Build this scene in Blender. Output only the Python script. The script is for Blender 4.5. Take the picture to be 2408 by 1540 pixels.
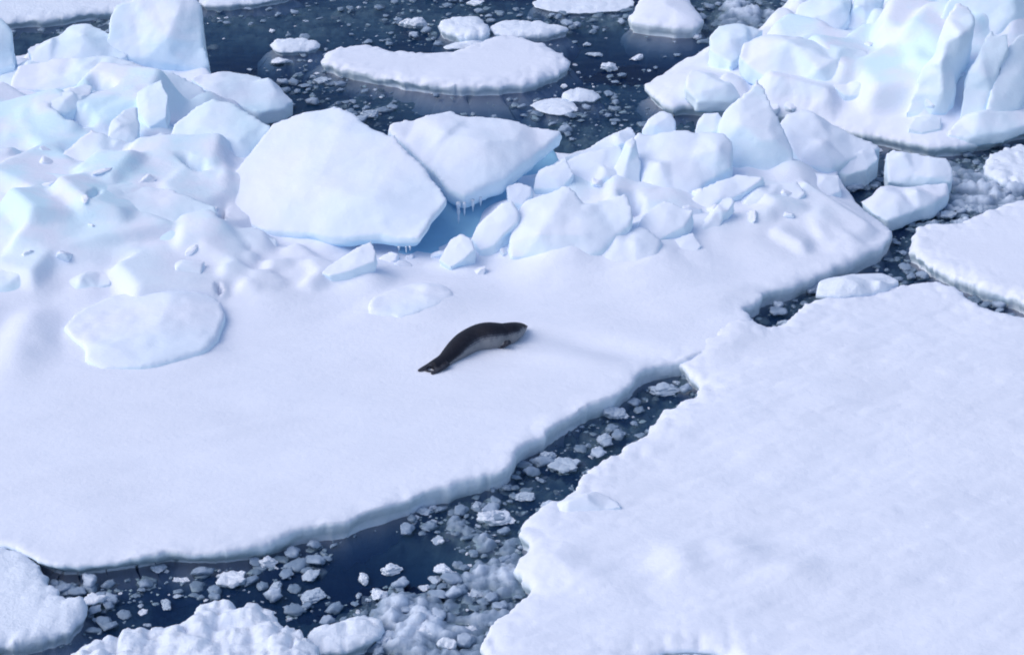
import bpy, bmesh, math, random
import numpy as np
from mathutils import Vector, Matrix, kdtree
from mathutils.geometry import delaunay_2d_cdt

for o in list(bpy.data.objects):
    bpy.data.objects.remove(o)
S = bpy.context.scene
COL = S.collection
R = math.radians
random.seed(7)

# ---------------------------------------------------------------- camera
DEP, DIST, HFOV = R(27), 42.0, R(25.6)
CAM = np.array([0.0, -DIST * math.cos(DEP), DIST * math.sin(DEP) + 0.4])
cam_d = bpy.data.cameras.new("camera")
cam = bpy.data.objects.new("camera", cam_d)
COL.objects.link(cam)
cam.location = CAM
cam.rotation_euler = (R(90) - DEP, 0, 0)
cam_d.sensor_width = 36
cam_d.lens = 18 / math.tan(HFOV / 2)
cam_d.clip_start, cam_d.clip_end = 0.5, 3000
S.camera = cam

# ---------------------------------------------------------------- sky, sun, exposure
SUN_EL, SUN_AZ = R(46), R(262)          # azimuth clockwise from +Y: from the left, a little behind the camera
W = bpy.data.worlds.new("World")
S.world = W
W.use_nodes = True
nt = W.node_tree
sky = nt.nodes.new("ShaderNodeTexSky")
sky.sky_type = 'NISHITA'
sky.sun_disc = False
sky.sun_elevation = SUN_EL
sky.sun_rotation = SUN_AZ
sky.air_density = 1.0
sky.dust_density = 2.0
sky.ozone_density = 1.5
nt.links.new(sky.outputs[0], nt.nodes["Background"].inputs[0])
nt.nodes["Background"].inputs[1].default_value = 0.135
sun_d = bpy.data.lights.new("sun", 'SUN')
sun_d.energy = 0.95
sun_d.angle = R(60)
sun_d.color = (1.0, 0.98, 0.97)
sun = bpy.data.objects.new("sun", sun_d)
COL.objects.link(sun)
sd = Vector((math.sin(SUN_AZ) * math.cos(SUN_EL), math.cos(SUN_AZ) * math.cos(SUN_EL), math.sin(SUN_EL)))
sun.rotation_euler = sd.to_track_quat('Z', 'Y').to_euler()
S.view_settings.view_transform = 'Standard'
S.view_settings.look = 'None'
S.view_settings.gamma = 1
S.view_settings.exposure = 0.33
S.cycles.max_bounces = 10
S.cycles.diffuse_bounces = 8
S.cycles.glossy_bounces = 3
S.cycles.transparent_max_bounces = 12
S.cycles.filter_width = 1.9

# ---------------------------------------------------------------- pixel of the 2408 x 1540 view -> world point at height z
TH = math.tan(HFOV / 2)
FW = np.array([0, math.cos(DEP), -math.sin(DEP)])
UP = np.array([0, math.sin(DEP), math.cos(DEP)])
def ray(u, v):
    return FW + np.array([1.0, 0, 0]) * ((u - 1204) / 1204 * TH) - UP * ((v - 770) / 1204 * TH)
def P(u, v, z=0.0):
    d = ray(u, v)
    return CAM + d * ((z - CAM[2]) / d[2])
def on_plane(u, v, p0, n):
    d = ray(u, v)
    return CAM + d * (np.dot(p0 - CAM, n) / np.dot(d, n))

# ---------------------------------------------------------------- noise
def _h(ix, iy, iz, s):
    n = (ix * 374761393 + iy * 668265263 + iz * 2147483647 + s * 974634773) & 0x7fffffff
    n = ((n ^ (n >> 13)) * 1274126177) & 0x7fffffff
    n = ((n ^ (n >> 15)) * 668265263) & 0x7fffffff
    return (n & 0xffff) / 32767.5 - 1.0
def vnoise(x, y, z=None, seed=0):
    if z is None: z = np.zeros_like(x) + 0.37
    fx, fy, fz = np.floor(x), np.floor(y), np.floor(z)
    ix, iy, iz = fx.astype(np.int64), fy.astype(np.int64), fz.astype(np.int64)
    def f(t): return t * t * t * (t * (t * 6 - 15) + 10)
    a, b, c = f(x - fx), f(y - fy), f(z - fz)
    r = 0
    for dx in (0, 1):
        for dy in (0, 1):
            for dz in (0, 1):
                w = (a if dx else 1 - a) * (b if dy else 1 - b) * (c if dz else 1 - c)
                r = r + w * _h(ix + dx, iy + dy, iz + dz, seed)
    return r
def fbm(x, y, z=None, oct=4, seed=0, gain=0.5, billow=False):
    r, a, t = 0, 1.0, 0
    for k in range(oct):
        f = 2.03 ** k
        n = vnoise(x * f + 17.3 * k, y * f - 9.1 * k, None if z is None else z * f + 3.7 * k, seed + k)
        if billow: n = np.sqrt(np.abs(n) + 1e-4) * 1.6 - 1
        r = r + a * n; t += a; a *= gain
    return r / t

# ---------------------------------------------------------------- mesh and tag helpers
def mesh_from(name, V, quads=None, tris=None):
    me = bpy.data.meshes.new(name)
    V = np.asarray(V, dtype=np.float32)
    me.vertices.add(len(V)); me.vertices.foreach_set("co", V.ravel())
    loops, starts, n = [], [], 0
    if quads is not None and len(quads):
        q = np.asarray(quads, dtype=np.int32); loops.append(q.ravel()); starts.append(np.arange(len(q)) * 4); n = q.size
    if tris is not None and len(tris):
        t = np.asarray(tris, dtype=np.int32); loops.append(t.ravel()); starts.append(n + np.arange(len(t)) * 3)
    L = np.concatenate(loops).astype(np.int32); St = np.concatenate(starts).astype(np.int32)
    me.loops.add(len(L)); me.loops.foreach_set("vertex_index", L)
    me.polygons.add(len(St)); me.polygons.foreach_set("loop_start", St)
    me.update(calc_edges=True); me.validate()
    smooth(me)
    return me
def smooth(me):
    me.polygons.foreach_set("use_smooth", np.ones(len(me.polygons), dtype=bool)); me.update()
def link(name, me, mat=None, parent=None):
    o = bpy.data.objects.new(name, me)
    COL.objects.link(o)
    if mat is not None and not me.materials: me.materials.append(mat)
    if parent is not None: o.parent = parent
    return o
def tag(o, label=None, cat=None, group=None, kind=None):
    kind = kind or "thing"
    if label: o["label"] = label
    if cat: o["category"] = cat
    if group: o["group"] = group
    if kind: o["kind"] = kind
    return o
def center(o):                                   # put the origin of a mesh at its base
    me = o.data
    co = np.empty(len(me.vertices) * 3, dtype=np.float32); me.vertices.foreach_get("co", co); co = co.reshape(-1, 3)
    c = np.array([co[:, 0].mean(), co[:, 1].mean(), co[:, 2].min()])
    me.vertices.foreach_set("co", (co - c).astype(np.float32).ravel()); me.update()
    o.location = c
    return o
def baked(me_in, voxel, iters, factor=0.5):      # voxel remesh + smoothing, baked to a plain mesh
    t = bpy.data.objects.new("tmp", me_in); COL.objects.link(t)
    m = t.modifiers.new("r", 'REMESH'); m.mode = 'VOXEL'; m.voxel_size = voxel
    if iters:
        s = t.modifiers.new("s", 'SMOOTH'); s.factor = factor; s.iterations = iters
    dg = bpy.context.evaluated_depsgraph_get(); dg.update()
    me = bpy.data.meshes.new_from_object(t.evaluated_get(dg))
    bpy.data.objects.remove(t); bpy.data.meshes.remove(me_in)
    return me
def rough_up(me, amps, seed):                    # noise along the normals: [(amplitude, scale, billow)]
    n = len(me.vertices)
    co = np.empty(n * 3, dtype=np.float32); me.vertices.foreach_get("co", co); co = co.reshape(-1, 3).astype(float)
    no = np.empty(n * 3, dtype=np.float32); me.vertex_normals.foreach_get("vector", no); no = no.reshape(-1, 3)
    d = 0
    for k, (a, s, b) in enumerate(amps):
        d = d + a * fbm(co[:, 0] / s, co[:, 1] / s, co[:, 2] / s, oct=3, seed=seed + 11 * k, billow=b)
    co = co + no * d[:, None]
    me.vertices.foreach_set("co", co.astype(np.float32).ravel())
    smooth(me)
    return me

# ---------------------------------------------------------------- materials
def new_mat(name):
    m = bpy.data.materials.new(name); m.use_nodes = True
    return m, m.node_tree, m.node_tree.nodes["Principled BSDF"]
def ramp(t, fac, stops):
    r = t.nodes.new("ShaderNodeValToRGB")
    e = r.color_ramp.elements
    while len(e) < len(stops): e.new(0.5)
    for el, (p, c) in zip(e, stops): el.position = p; el.color = (*c, 1)
    if fac is not None: t.links.new(fac, r.inputs[0])
    return r
def noise_node(t, scale, detail=4, rough=0.55, coord="Object", dist=0.0, stretch=None):
    tc = t.nodes.new("ShaderNodeTexCoord")
    n = t.nodes.new("ShaderNodeTexNoise")
    n.inputs["Scale"].default_value = scale; n.inputs["Detail"].default_value = detail
    n.inputs["Roughness"].default_value = rough; n.inputs["Distortion"].default_value = dist
    if stretch:
        mp = t.nodes.new("ShaderNodeMapping"); mp.inputs["Scale"].default_value = stretch[:3]; mp.inputs["Rotation"].default_value = (0, 0, stretch[3])
        t.links.new(tc.outputs[coord], mp.inputs[0]); t.links.new(mp.outputs[0], n.inputs["Vector"])
    else:
        t.links.new(tc.outputs[coord], n.inputs["Vector"])
    return n
def snow_material(name, white, ice, lo, hi, bump=0.25, fine=9.0, steepc=(0.75, 0.875, 0.97), patch=None, ridge=False):
    """snow on what faces up, blue ice on undersides and steep faces, crevice shade and glow put into its colour"""
    m, t, b = new_mat(name)
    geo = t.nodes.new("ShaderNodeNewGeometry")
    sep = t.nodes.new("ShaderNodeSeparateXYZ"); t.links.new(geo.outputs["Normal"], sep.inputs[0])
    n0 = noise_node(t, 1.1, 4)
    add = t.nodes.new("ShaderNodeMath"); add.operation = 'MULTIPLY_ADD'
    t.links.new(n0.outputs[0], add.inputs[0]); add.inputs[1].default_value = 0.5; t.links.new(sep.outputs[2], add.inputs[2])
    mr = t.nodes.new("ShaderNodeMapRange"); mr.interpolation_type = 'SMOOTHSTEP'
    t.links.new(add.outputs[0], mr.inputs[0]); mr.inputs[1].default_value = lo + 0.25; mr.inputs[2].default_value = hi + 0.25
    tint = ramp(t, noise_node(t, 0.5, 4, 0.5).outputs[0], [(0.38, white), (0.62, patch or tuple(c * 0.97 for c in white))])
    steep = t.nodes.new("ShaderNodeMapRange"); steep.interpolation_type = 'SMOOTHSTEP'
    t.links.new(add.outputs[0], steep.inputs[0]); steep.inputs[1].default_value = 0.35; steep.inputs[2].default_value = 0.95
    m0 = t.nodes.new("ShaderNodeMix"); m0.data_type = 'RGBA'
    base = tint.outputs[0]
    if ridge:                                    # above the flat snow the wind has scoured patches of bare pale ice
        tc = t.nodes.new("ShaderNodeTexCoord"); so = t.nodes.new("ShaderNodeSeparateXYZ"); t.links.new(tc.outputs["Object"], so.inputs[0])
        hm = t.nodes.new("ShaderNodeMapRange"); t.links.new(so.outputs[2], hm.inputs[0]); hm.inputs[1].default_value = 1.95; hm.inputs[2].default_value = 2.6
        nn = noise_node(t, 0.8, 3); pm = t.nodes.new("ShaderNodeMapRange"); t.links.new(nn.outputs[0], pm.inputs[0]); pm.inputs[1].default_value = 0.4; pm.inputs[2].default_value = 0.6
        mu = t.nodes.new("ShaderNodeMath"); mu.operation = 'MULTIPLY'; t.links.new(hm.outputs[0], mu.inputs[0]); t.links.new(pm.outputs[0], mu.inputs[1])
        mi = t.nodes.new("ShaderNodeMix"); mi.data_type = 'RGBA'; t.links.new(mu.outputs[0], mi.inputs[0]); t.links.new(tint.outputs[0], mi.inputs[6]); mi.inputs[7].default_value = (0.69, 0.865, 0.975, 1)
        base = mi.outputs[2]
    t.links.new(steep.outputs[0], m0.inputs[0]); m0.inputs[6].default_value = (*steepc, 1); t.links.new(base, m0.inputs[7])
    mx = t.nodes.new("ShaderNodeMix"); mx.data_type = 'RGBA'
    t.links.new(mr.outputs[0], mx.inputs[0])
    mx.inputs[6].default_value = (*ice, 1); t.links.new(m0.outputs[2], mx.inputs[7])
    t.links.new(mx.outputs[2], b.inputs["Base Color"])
    b.inputs["Roughness"].default_value = 0.65
    b.inputs["Specular IOR Level"].default_value = 0.2
    n1 = noise_node(t, fine, 5, 0.6); n2 = noise_node(t, 1.6, 4, 0.55, stretch=(0.45, 1.4, 1, 0.5))
    sm = t.nodes.new("ShaderNodeMath"); sm.operation = 'MULTIPLY_ADD'
    t.links.new(n2.outputs[0], sm.inputs[0]); sm.inputs[1].default_value = 2.0; t.links.new(n1.outputs[0], sm.inputs[2])
    bp = t.nodes.new("ShaderNodeBump"); bp.inputs["Strength"].default_value = bump; bp.inputs["Distance"].default_value = 0.05
    t.links.new(sm.outputs[0], bp.inputs["Height"]); t.links.new(bp.outputs[0], b.inputs["Normal"])
    return m
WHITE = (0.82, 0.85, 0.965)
ICE = (0.50, 0.74, 0.90)  # underside tone: bare ice with the blue of shaded crevices painted in
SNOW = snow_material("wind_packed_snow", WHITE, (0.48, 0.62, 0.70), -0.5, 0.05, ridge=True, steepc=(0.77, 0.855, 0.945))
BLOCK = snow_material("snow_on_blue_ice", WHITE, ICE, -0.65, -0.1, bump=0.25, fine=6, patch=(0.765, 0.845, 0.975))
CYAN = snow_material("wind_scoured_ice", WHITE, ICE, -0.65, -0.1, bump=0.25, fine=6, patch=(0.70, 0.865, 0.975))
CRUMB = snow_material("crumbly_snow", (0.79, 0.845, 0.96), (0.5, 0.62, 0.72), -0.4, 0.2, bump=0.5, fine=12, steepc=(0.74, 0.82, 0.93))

BLUE = snow_material("blue_ice_recess_shade", (0.30, 0.56, 0.76), (0.16, 0.42, 0.66), -0.4, 0.2, bump=0.15, fine=4, steepc=(0.18, 0.42, 0.66))  # ice blue deepened so the hollow's shade sits in the base colour
def slush_material():
    m, t, b = new_mat("wet_slush")
    tc = t.nodes.new("ShaderNodeTexCoord"); sp = t.nodes.new("ShaderNodeSeparateXYZ"); t.links.new(tc.outputs["Object"], sp.inputs[0])
    n = noise_node(t, 2.5, 5, 0.6)
    ad = t.nodes.new("ShaderNodeMath"); ad.operation = 'MULTIPLY_ADD'; t.links.new(n.outputs[0], ad.inputs[0]); ad.inputs[1].default_value = 0.16
    t.links.new(sp.outputs[2], ad.inputs[2])                     # soaked and dark at the waterline, whiter where it has drained
    mr = t.nodes.new("ShaderNodeMapRange"); t.links.new(ad.outputs[0], mr.inputs[0]); mr.inputs[1].default_value = 0.04; mr.inputs[2].default_value = 0.28
    r = ramp(t, mr.outputs[0], [(0.0, (0.30, 0.43, 0.47)), (0.25, (0.16, 0.23, 0.32)), (0.55, (0.23, 0.31, 0.43)), (1.0, (0.58, 0.66, 0.80))])
    t.links.new(r.outputs[0], b.inputs["Base Color"])
    b.inputs["Roughness"].default_value = 0.5
    bp = t.nodes.new("ShaderNodeBump"); bp.inputs["Strength"].default_value = 0.6; bp.inputs["Distance"].default_value = 0.04
    t.links.new(noise_node(t, 11, 5, 0.6).outputs[0], bp.inputs["Height"]); t.links.new(bp.outputs[0], b.inputs["Normal"])
    return m
SLUSH = slush_material()

def water_material():
    m = bpy.data.materials.new("sea_water"); m.use_nodes = True
    t = m.node_tree; t.nodes.clear()
    out = t.nodes.new("ShaderNodeOutputMaterial")
    tr = t.nodes.new("ShaderNodeBsdfTransparent")
    gl = t.nodes.new("ShaderNodeBsdfGlossy"); gl.inputs["Roughness"].default_value = 0.12
    fr = t.nodes.new("ShaderNodeFresnel"); fr.inputs[0].default_value = 1.33
    n = noise_node(t, 2.2, 4, 0.55, stretch=(0.6, 1.5, 1, 0.3))
    bp = t.nodes.new("ShaderNodeBump"); bp.inputs["Strength"].default_value = 0.35; bp.inputs["Distance"].default_value = 0.06
    t.links.new(n.outputs[0], bp.inputs["Height"])
    t.links.new(bp.outputs[0], gl.inputs["Normal"]); t.links.new(bp.outputs[0], fr.inputs["Normal"])
    mx = t.nodes.new("ShaderNodeMixShader")
    df = t.nodes.new("ShaderNodeBsdfDiffuse"); df.inputs[0].default_value = (0.009, 0.033, 0.112, 1)     # light scattered back by the water itself
    body = t.nodes.new("ShaderNodeMixShader"); body.inputs[0].default_value = 0.4
    t.links.new(tr.outputs[0], body.inputs[1]); t.links.new(df.outputs[0], body.inputs[2])
    ru = t.nodes.new("ShaderNodeMath"); ru.operation = 'MULTIPLY'; t.links.new(fr.outputs[0], ru.inputs[0]); ru.inputs[1].default_value = 0.4
    t.links.new(ru.outputs[0], mx.inputs[0]); t.links.new(body.outputs[0], mx.inputs[1]); t.links.new(gl.outputs[0], mx.inputs[2])
    t.links.new(mx.outputs[0], out.inputs["Surface"])
    va = t.nodes.new("ShaderNodeVolumeAbsorption")
    va.inputs["Color"].default_value = (0.08, 0.40, 0.60, 1); va.inputs["Density"].default_value = 1.5
    t.links.new(va.outputs[0], out.inputs["Volume"])
    return m
WATER = water_material()
def deep_material():
    m, t, b = new_mat("deep_sea")
    b.inputs["Base Color"].default_value = (0.02, 0.06, 0.45, 1)
    b.inputs["Roughness"].default_value = 1; b.inputs["Specular IOR Level"].default_value = 0
    return m

# ---------------------------------------------------------------- polygons and distance fields
def chaikin(p, k=2):
    p = np.asarray(p, float)
    for _ in range(k):
        q = np.roll(p, -1, 0)
        p = np.stack([p * 0.75 + q * 0.25, p * 0.25 + q * 0.75], 1).reshape(-1, p.shape[1])
    return p
def sdf_poly(poly, X, Y):
    d2 = np.full(X.shape, 1e9); ins = np.zeros(X.shape, bool)
    a = poly; b = np.roll(poly, -1, 0)
    for (ax, ay), (bx, by) in zip(a, b):
        ex, ey = bx - ax, by - ay
        L = ex * ex + ey * ey + 1e-12
        t = np.clip(((X - ax) * ex + (Y - ay) * ey) / L, 0, 1)
        d2 = np.minimum(d2, (X - ax - t * ex) ** 2 + (Y - ay - t * ey) ** 2)
        c = (ay > Y) != (by > Y)
        ins ^= c & (X < ex * (Y - ay) / (ey if abs(ey) > 1e-12 else 1e-12) + ax)
    return np.where(ins, -1, 1) * np.sqrt(d2)
def bilinear(G, x0, y0, r, X, Y):
    fx = np.clip((X - x0) / r, 0, G.shape[1] - 1.001); fy = np.clip((Y - y0) / r, 0, G.shape[0] - 1.001)
    ix, iy = fx.astype(int), fy.astype(int); a, b = fx - ix, fy - iy
    return (G[iy, ix] * (1 - a) * (1 - b) + G[iy, ix + 1] * a * (1 - b) + G[iy + 1, ix] * (1 - a) * b + G[iy + 1, ix + 1] * a * b)
FLOES = []                                       # (bbox, coarse distance grid) of every floe, for the slush
def grid_faces(K, idx):
    ny, nx = K.shape
    i, j = np.nonzero(K)
    return np.stack([idx[i, j], idx[i, j + 1], idx[i + 1, j + 1], idx[i + 1, j]], 1)
def floe(name, px, fb, res, mat, label, cat="ice floe", group=None, rough=((0.10, 1.3), (0.07, 0.4), (0.03, 0.14)),
         drop=0.10, dr=0.12, foot=0.35, under=0.06, lumps=0.05, lump_r=0.35, hf=None, seed=1, sm=1, und=0.04, lump_s=0.33):
    poly = chaikin([P(u, v, fb)[:2] for u, v in px], sm)
    x0, y0 = poly.min(0) - 0.6; x1, y1 = poly.max(0) + 0.6
    cr = max(0.12, min(0.25, (x1 - x0) / 40))
    gx = np.arange(x0, x1 + cr, cr); gy = np.arange(y0, y1 + cr, cr)
    GX, GY = np.meshgrid(gx, gy)
    G = sdf_poly(poly, GX, GY)
    FLOES.append((x0, y0, x1, y1, cr, G))
    xs = np.arange(x0 + 0.05, x1, res); ys = np.arange(y0 + 0.05, y1, res)
    X, Y = np.meshgrid(xs, ys)
    D = bilinear(G, x0, y0, cr, X, Y)
    for k, (a, s) in enumerate(rough):
        D = D + a * fbm(X / s, Y / s, oct=3, seed=seed * 31 + k, billow=(k > 0))
    cD = (D[:-1, :-1] + D[1:, :-1] + D[:-1, 1:] + D[1:, 1:]) / 4
    K = cD < 0
    ny, nx = X.shape
    use = np.zeros((ny, nx), bool); cnt = np.zeros((ny, nx), int)
    for di in (0, 1):
        for dj in (0, 1):
            use[di:ny - 1 + di, dj:nx - 1 + dj] |= K; cnt[di:ny - 1 + di, dj:nx - 1 + dj] += K
    gyD, gxD = np.gradient(D, res)
    gl = np.sqrt(gxD ** 2 + gyD ** 2) + 1e-6
    nxv, nyv = gxD / gl, gyD / gl
    bd = use & (cnt < 4)
    st = np.clip(-D / np.maximum(gl, 0.5), -0.7 * res, 0.7 * res)
    X = np.where(bd, X + nxv * st, X); Y = np.where(bd, Y + nyv * st, Y)
    D = np.where(bd, 0, np.minimum(D, 0))
    drf = 0
    edge = np.exp(D / lump_r)
    Z = fb + und * fbm(X / 2.6, Y / 1.6, oct=3, seed=seed + 5) - drop * np.exp(D / dr)
    Z = Z + lumps * edge * (fbm(X / lump_s, Y / lump_s, oct=3, seed=seed + 9, billow=True) + 0.4)
    if hf is not None: Z = Z + hf(X, Y, D)
    Z = np.maximum(Z, 0.06)
    idx = np.full((ny, nx), -1); idx[use] = np.arange(use.sum())
    V = np.stack([X[use], Y[use], Z[use]], 1)
    Q = [grid_faces(K, idx)]
    Kp = np.zeros((ny + 1, nx + 1), bool); Kp[1:-1, 1:-1] = K
    E = []
    i, j = np.nonzero(K)
    for (di, dj, a, b) in ((-1, 0, (0, 0), (0, 1)), (0, 1, (0, 1), (1, 1)), (1, 0, (1, 1), (1, 0)), (0, -1, (1, 0), (0, 0))):
        s = ~Kp[i + 1 + di, j + 1 + dj]
        E.append(np.stack([idx[i[s] + a[0], j[s] + a[1]], idx[i[s] + b[0], j[s] + b[1]]], 1))
    E = np.concatenate(E)
    bv = np.unique(E); m = np.full(len(V), -1); m[bv] = np.arange(len(bv))
    NX, NY = nxv[use][bv], nyv[use][bv]
    B = V[bv]
    w = 0.5 + 0.9 * fbm(B[:, 0] / 1.3, B[:, 1] / 1.3, oct=2, seed=seed + 21)
    w2 = fbm(B[:, 0] / 0.4, B[:, 1] / 0.4, oct=3, seed=seed + 22)
    un = under(B) if callable(under) else under
    ft = foot * np.clip(w + 0.3, 0.05, 2)
    w3 = fbm(B[:, 0] / 0.55, B[:, 1] / 0.55, oct=4, seed=seed + 23)
    prof = [(0.015 + 0.04 * w3, 0.80 + 0.15 * w2, None), (-un * 0.4 + 0.10 * w3, 0.42 + 0.2 * w2, None), (-un + 0.09 * w3, None, 0.03), (-un * 0.8, None, -0.04), (ft * 0.45, None, -0.16 - 0.02 * w2),
            (ft, None, -0.38 - 0.03 * w2), (ft * 1.1, None, -0.75), (ft * 0.7, None, -1.3)]
    prev = bv
    for off, rel, ab in prof:
        z = B[:, 2] * rel if rel is not None else np.zeros(len(B)) + ab
        ring = np.stack([B[:, 0] + NX * off, B[:, 1] + NY * off, z], 1)
        base = len(V); V = np.concatenate([V, ring])
        cur = base + np.arange(len(bv))
        a, b = m[E[:, 0]], m[E[:, 1]]
        Q.append(np.stack([prev[b], prev[a], cur[a], cur[b]], 1))
        prev = cur
    me = mesh_from(name, V, np.concatenate(Q))
    o = link(name, me, mat)
    center(o)
    return tag(o, label, cat, group)

# ---------------------------------------------------------------- ice blocks: an outline on a tilted plane, given real thickness
def block_top(px, ref, pitch, roll):
    p, r = R(pitch), R(roll)
    n = np.array([math.sin(r) * math.cos(p), -math.sin(p), math.cos(r) * math.cos(p)]); n /= np.linalg.norm(n)
    p0 = P(*ref)
    return np.array([on_plane(u, v, p0, n) for u, v in px])
def slab(name, label, px, ref, pitch, roll, thick, cat="ice block", group=None, voxel=0.05, it=1, amps=((0.06, 0.9, False), (0.012, 0.25, False)),
         sm=0, taper=1.0, down=0.0, seed=None, mat=None, dome=0.0, bury=0.8, snow_to=None, jit=0.05, open=None, vert=0.7, facet=1.0, nf=4):
    p, r = R(pitch), R(roll)
    n = np.array([math.sin(r) * math.cos(p), -math.sin(p), math.cos(r) * math.cos(p)]); n /= np.linalg.norm(n)
    p0 = P(*ref)
    top = np.array([on_plane(u, v, p0, n) for u, v in px])
    top = chaikin(top, sm)
    c = top.mean(0)
    sd0 = seed if seed is not None else int(px[0][0] + px[0][1]) % 997
    dense = []                                   # ragged outline: subdivide and jitter inside the plane
    for i in range(len(top)):
        A, B = top[i], top[(i + 1) % len(top)]
        m = max(1, int(np.linalg.norm(B - A) / 0.12))
        dense += [A + (B - A) * k / m for k in range(m)]
    top = np.array(dense)
    out = top - c; out /= np.linalg.norm(out, axis=1)[:, None] + 1e-9
    top = top + out * (jit * 1.6 * fbm(top[:, 0] / 0.5, top[:, 1] / 0.5, top[:, 2] / 0.5, oct=3, seed=sd0))[:, None]
    ex = -n * thick * (1 - vert) + np.array([0, 0, -down - thick * vert])
    rg = random.Random(sd0)
    size = math.sqrt(np.ptp(top[:, 0]) ** 2 + np.ptp(top[:, 1]) ** 2 + np.ptp(top[:, 2]) ** 2)
    ax = np.cross([0, 1, 0.01], n); ax /= np.linalg.norm(ax); ay = np.cross(n, ax)
    q2 = [(float(np.dot(p - c, ax)), float(np.dot(p - c, ay))) for p in top]
    hz = [rg.uniform(-0.25, 0.0) * facet * size * 0.12 for _ in q2]
    hz = list(np.convolve(np.pad(hz, 2, mode='wrap'), np.ones(5) / 5, 'valid'))
    for _ in range(nf):                          # inner corner points give the face a few creases
        k = rg.randrange(len(q2)); f = rg.uniform(0.1, 0.72)
        q2.append((q2[k][0] * f, q2[k][1] * f)); hz.append(rg.uniform(0.25, 1.0) * facet * size * 0.09)
    nb = len(top)
    vo, _, fo, ov, _, _ = delaunay_2d_cdt([Vector(q) for q in q2], [(k, (k + 1) % nb) for k in range(nb)], [], 1, 1e-5)
    tv = []
    for q, orig in zip(vo, ov):
        h = hz[orig[0]] if orig else 0
        tv.append(c + ax * q[0] + ay * q[1] + n * (h + dome * max(0, 1 - (q.length / (size * 0.5)) ** 2)))
    cnt = {}
    for f in fo:
        for a, b in zip(f, list(f[1:]) + [f[0]]): cnt[(a, b)] = 1
    bnd = [e for e in cnt if (e[1], e[0]) not in cnt]
    bm = bmesh.new()
    T0 = [bm.verts.new(p) for p in tv]
    bi = sorted({a for e in bnd for a in e})
    M0, B0 = {}, {}
    for a in bi:
        p = tv[a]; o_ = p - c; o_ = o_ - n * np.dot(o_, n); o_ /= np.linalg.norm(o_) + 1e-9
        w = fbm(np.array([p[0] / .35]), np.array([p[1] / .35]), np.array([p[2] / .35]), oct=2, seed=sd0 + 3)[0]
        M0[a] = bm.verts.new(p + ex * 0.45 + o_ * (0.10 * w * min(1, thick * 2)))
        B0[a] = bm.verts.new(c + (p - c) * taper + ex)
    for f in fo: bm.faces.new([T0[a] for a in f])
    for a, b in bnd:
        bm.faces.new((T0[b], T0[a], M0[a], M0[b])); bm.faces.new((M0[b], M0[a], B0[a], B0[b]))
    for f in fo:
        if all(a in B0 for a in f): bm.faces.new([B0[a] for a in f][::-1])
    es = [e for e in bm.edges if len(e.link_faces) == 1]
    if es: bmesh.ops.holes_fill(bm, edges=es, sides=0)
    bmesh.ops.triangulate(bm, faces=bm.faces[:]); bmesh.ops.recalc_face_normals(bm, faces=bm.faces[:])
    me = bpy.data.meshes.new(name); bm.to_mesh(me); bm.free()
    voxel = min(0.055, max(0.026, size / 42))
    me = baked(me, voxel, it); me.name = name; me.materials.clear()
    rough_up(me, [(a_ * min(1, size / 2.0), s_, b_) for a_, s_, b_ in amps], seed if seed is not None else int(px[0][0] + px[0][1]) % 997)
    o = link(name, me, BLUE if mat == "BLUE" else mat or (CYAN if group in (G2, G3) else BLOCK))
    center(o)
    return tag(o, label, cat, group)
def chunk_mesh(seed, sx, sy, sz, voxel=None, it=2, amps=None):
    rg = random.Random(seed)
    bm = bmesh.new()
    for _ in range(16):
        a, b, q = rg.uniform(0, 6.28), rg.uniform(-1, 1), rg.uniform(0.75, 1.0)
        c = math.sqrt(max(0, 1 - b * b)) ** 0.6
        bm.verts.new((sx * q * c * math.cos(a), sy * q * c * math.sin(a), sz * q * b))
    bmesh.ops.convex_hull(bm, input=bm.verts[:])
    me = bpy.data.meshes.new("chunk"); bm.to_mesh(me); bm.free()
    s = max(sx, sy)
    me = baked(me, voxel or s / 14, it)
    me.materials.clear()
    return rough_up(me, amps or ((0.16 * s, 0.55 * s, True), (0.07 * s, 0.22 * s, True)), seed)

# ================================================================ SEA
bm = bmesh.new(); bmesh.ops.create_cube(bm, size=1)
for v in bm.verts: v.co = Vector((v.co.x * 900, v.co.y * 900 + 250, (v.co.z - 0.5) * 8))
me = bpy.data.meshes.new("sea"); bm.to_mesh(me); bm.free()
tag(link("sea_water", me, WATER), kind="structure")
bm = bmesh.new(); bmesh.ops.create_grid(bm, x_segments=1, y_segments=1, size=448)
me = bpy.data.meshes.new("deep"); bm.to_mesh(me); bm.free()
o = link("deep_water", me, deep_material()); o.location = (0, 250, -1.7); tag(o, kind="structure")

BLOCKS = []
def blk(*a, **k): BLOCKS.append((a, k))
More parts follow.
